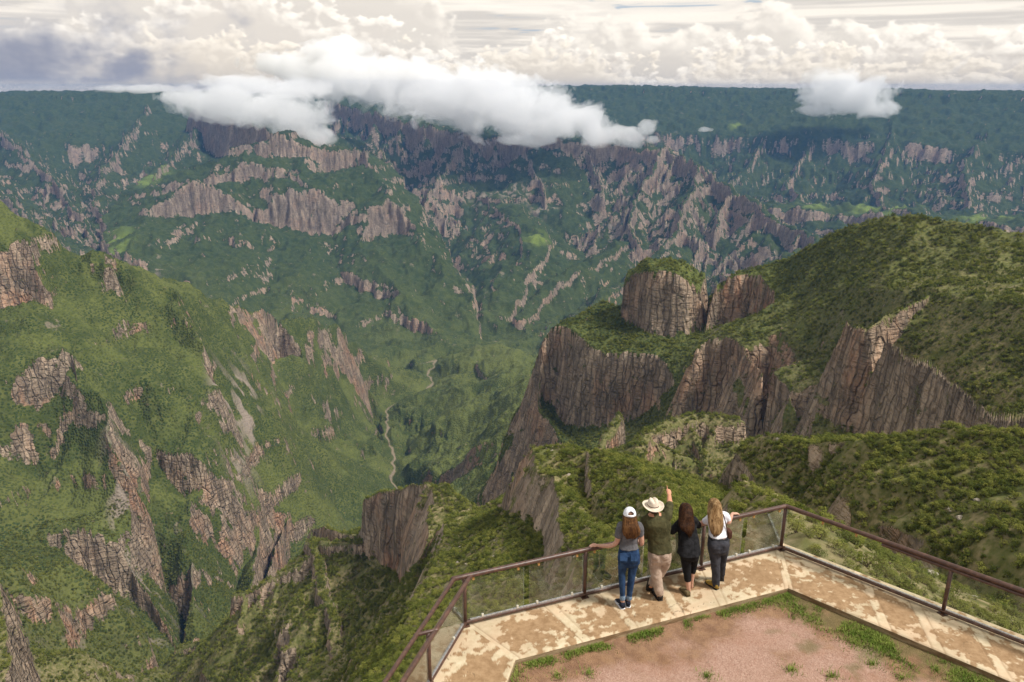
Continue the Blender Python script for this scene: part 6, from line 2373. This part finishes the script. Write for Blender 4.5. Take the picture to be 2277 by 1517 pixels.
# trees of the right hill: the nearest ones as things, the others as cover
trk = [k for k in order if istree[k]][:300]
tp = {}
for k in trk:
    v = int(var[k])
    if v not in tp:
        o = bpy.data.objects.new('tree', SHR[v])
        tp[v] = o
    else:
        o = tp[v].copy()
    C.objects.link(o)
    o.location = (float(px_[k]), float(py_[k]), float(pz_[k]) - 0.05 * hs[k])
    o.rotation_euler = (0, 0, float(rot_[k]))
    o.scale = (float(hs[k]) * 1.2, float(hs[k]) * 1.2, float(hs[k]))
    tag(o, 'small pine-like tree among the scrub of the big right hill', 'tree', 'trees on the right hill')
tset = set(trk)
ks2 = np.array([k for k in rest if istree[k] and k not in tset])
tv = sorted(tp)
m2 = np.zeros(8, int)
for q, v in enumerate(tv):
    m2[v] = q
cover('tree_cover', 'dark green trees scattered thickly over the right hill', ks2, [tp[v] for v in tv], m2)

# pale boulders
BM, nt = new_mat('pale_rock')
t = NT(nt)
p = t.pos()
t.out(t.pbsdf(t.mix(t.ramp(t.noise(p, 3, 4, 0.6), 0.35, 0.65), (0.24, 0.20, 0.15), (0.46, 0.40, 0.32)), 0.9, t.bump(t.noise(p, 6, 4), 0.6, 0.1)))
bprot = []
for k in range(4):
    bm = bmesh.new()
    bmesh.ops.create_icosphere(bm, subdivisions=3, radius=1)
    for v in bm.verts:
        n_ = mnoise.noise(v.co * 1.1 + Vector((k * 9, 0, 0))) + 0.5 * mnoise.noise(v.co * 2.6 + Vector((0, k * 7, 0)))
        v.co *= 1 + 0.45 * n_
        v.co.z *= 0.7
    me = bpy.data.meshes.new('boulder')
    bm.to_mesh(me)
    bm.free()
    me.materials.append(BM)
    bprot.append(me)
pb = (cell * vis * frame_ok * (DD > 60) * (DD < 520) * (SLOPE < 1.2) * sstep(0.1, 0.5, fbm(X, Y, 40, 3, 555))).astype(np.float64)
pb /= pb.sum()
pick = rs.choice(pb.size, 70, replace=False, p=pb.ravel())
bo0 = {}
for n_, q in enumerate(pick):
    i, j = divmod(int(q), X.shape[1])
    k = n_ % 4
    if k not in bo0:
        o = bpy.data.objects.new('boulder', bprot[k])
        bo0[k] = o
    else:
        o = bo0[k].copy()
    C.objects.link(o)
    sz = rs.uniform(0.4, 1.3) if DD[i, j] > 140 else rs.uniform(0.2, 0.6)
    o.location = (float(X[i, j]), float(Y[i, j]), float(Hm[i, j]) + 0.15 * sz)
    o.rotation_euler = (rs.uniform(-0.3, 0.3), rs.uniform(-0.3, 0.3), rs.rand() * 6.28)
    o.scale = (sz * rs.uniform(0.8, 1.4), sz, sz * rs.uniform(0.6, 1.1))
    tag(o, 'pale grey boulder lying among the shrubs of a near slope', 'boulder', 'boulders on the near slopes')

# ------------------------------------------------------------------ low clouds hanging over the canyon
def cloud_field(t, pos, cs, wl, amp, seed, octv=6):
    """nodes for a heap of ellipsoids with billowing noise; > 0 inside"""
    best = None
    for c, a, d, h, x in cs:
        q = t.n('ShaderNodeVectorMath', operation='SUBTRACT')
        t.set(q.inputs[0], pos)
        q.inputs[1].default_value = c
        r = t.n('ShaderNodeVectorRotate', rotation_type='Z_AXIS')
        t.set(r.inputs['Vector'], q.outputs[0])
        r.inputs['Angle'].default_value = -math.atan2(x.y, x.x)
        sc = t.n('ShaderNodeVectorMath', operation='DIVIDE')
        t.set(sc.inputs[0], r.outputs[0])
        sc.inputs[1].default_value = (a, d, h)
        ln = t.n('ShaderNodeVectorMath', operation='LENGTH')
        t.set(ln.inputs[0], sc.outputs[0])
        v = t.math('SUBTRACT', 1.0, ln.outputs['Value'])
        if best is None:
            best = v
        else:
            sm = t.n('ShaderNodeMath', operation='SMOOTH_MAX')
            t.set(sm.inputs[0], best)
            t.set(sm.inputs[1], v)
            sm.inputs[2].default_value = 0.25
            best = sm.outputs[0]
    off = t.n('ShaderNodeVectorMath', operation='ADD')
    t.set(off.inputs[0], t.scale(pos, (1, 1, 1.2)))
    off.inputs[1].default_value = (seed * 911, seed * 377, seed * 53)
    n1 = t.noise(off.outputs[0], 1.0 / wl, octv, 0.73, 0.5)
    return t.math('ADD', best, t.math('MULTIPLY', t.math('SUBTRACT', n1, 0.5), amp))


def cloud(label, blobs, wl=420, amp=1.5, res=16, seed=1.0, group='clouds hanging below the rim', dens=0.0055):
    cs = []
    for u, v, D, ru, rv, rd in blobs:
        c = P(u, v, D)
        k = D / FPX
        ax = Vector((c[1], -c[0], 0)).normalized()
        cs.append((Vector(c), ru * k, rd, rv * k, ax))
    lo = Vector((min(c.x - max(a, d) * 1.5 for c, a, d, h, x in cs), min(c.y - max(a, d) * 1.5 for c, a, d, h, x in cs), min(c.z - h * 1.8 for c, a, d, h, x in cs)))
    hi = Vector((max(c.x + max(a, d) * 1.5 for c, a, d, h, x in cs), max(c.y + max(a, d) * 1.5 for c, a, d, h, x in cs), max(c.z + h * 1.8 for c, a, d, h, x in cs)))
    # closed outer skin of the droplets
    ng = bpy.data.node_groups.new('cloud_shape', 'GeometryNodeTree')
    ng.interface.new_socket('Geometry', in_out='OUTPUT', socket_type='NodeSocketGeometry')
    t = NT(ng)
    den = cloud_field(t, t.n('GeometryNodeInputPosition').outputs[0], cs, wl, amp, seed, 6)
    vc = t.n('GeometryNodeVolumeCube')
    t.set(vc.inputs['Density'], den)
    vc.inputs['Background'].default_value = -1.0
    vc.inputs['Min'].default_value = lo
    vc.inputs['Max'].default_value = hi
    for k, s_ in zip(('X', 'Y', 'Z'), hi - lo):
        vc.inputs['Resolution ' + k].default_value = max(8, int(s_ / res))
    vm = t.n('GeometryNodeVolumeToMesh')
    t.set(vm.inputs['Volume'], vc.outputs[0])
    vm.inputs['Threshold'].default_value = 0.0
    go = t.n('NodeGroupOutput')
    t.set(go.inputs[0], vm.outputs[0])
    tmp = bpy.data.objects.new('tmp', bpy.data.meshes.new('tmp'))
    TS.collection.objects.link(tmp)
    md = tmp.modifiers.new('g', 'NODES')
    md.node_group = ng
    with bpy.context.temp_override(scene=TS, view_layer=TS.view_layers[0]):
        dg = bpy.context.evaluated_depsgraph_get()
    me = bpy.data.meshes.new_from_object(tmp.evaluated_get(dg))
    me.name = 'cloud'
    bpy.data.objects.remove(tmp)
    bpy.data.node_groups.remove(ng)
    # droplets: thin at the edge, dense at heart
    m, nt = new_mat('cloud_droplets')
    t = NT(nt)
    cv = t.n('ShaderNodeVolumeScatter')
    cv.inputs['Color'].default_value = (0.999, 0.997, 0.993, 1)
    cv.inputs['Density'].default_value = dens
    t.out(None, cv)
    me.materials.clear()
    me.materials.append(m)
    o = bpy.data.objects.new('cloud', me)
    C.objects.link(o)
    tag(o, label, 'cloud', group)
    return o


CLOUD_STEP = 0.1
cloud('small slanting white cloud over the left peak, lower edge touching the summit',
      [(420, 218, 7000, 60, 14, 250), (500, 225, 7000, 95, 30, 330), (590, 240, 6950, 95, 36, 320), (660, 262, 6900, 70, 32, 260), (712, 298, 6850, 34, 20, 180), (640, 200, 7100, 75, 20, 260), (310, 198, 7300, 60, 8, 200), (540, 190, 7200, 70, 16, 240)], 330, 4.2, 10, 1)
cloud('long white cloud trailing to a thin tail across the middle of the far cliffs',
      [(760, 165, 8500, 95, 40, 420), (740, 120, 8800, 60, 30, 350), (880, 185, 8300, 120, 42, 450), (1020, 215, 8000, 130, 52, 450), (1150, 245, 7800, 120, 50, 420), (1250, 275, 7700, 100, 34, 350), (1180, 312, 7650, 85, 14, 220), (1330, 300, 7650, 85, 20, 260), (1400, 300, 7650, 30, 20, 150), (1100, 178, 8200, 80, 16, 280), (650, 150, 8900, 80, 24, 350)], 360, 4.2, 11, 2)
cloud('compact white cloud resting on the far rim at right',
      [(1880, 210, 10000, 70, 34, 360), (1860, 180, 10000, 50, 22, 280), (1945, 240, 9950, 44, 18, 240), (1815, 245, 9950, 36, 12, 200)], 330, 3.8, 11, 3)
cloud('small ragged puff just beyond the tail of the long cloud', [(1440, 283, 7700, 20, 16, 110), (1450, 310, 7700, 14, 8, 70)], 110, 3.0, 6, 4)
cloud('tiny wisp alone against the dark right slope', [(1568, 288, 8800, 15, 5, 80)], 90, 3.0, 5, 5)
S.cycles.volume_bounces = 10
S.cycles.max_bounces = 12

bpy.data.scenes.remove(TS)
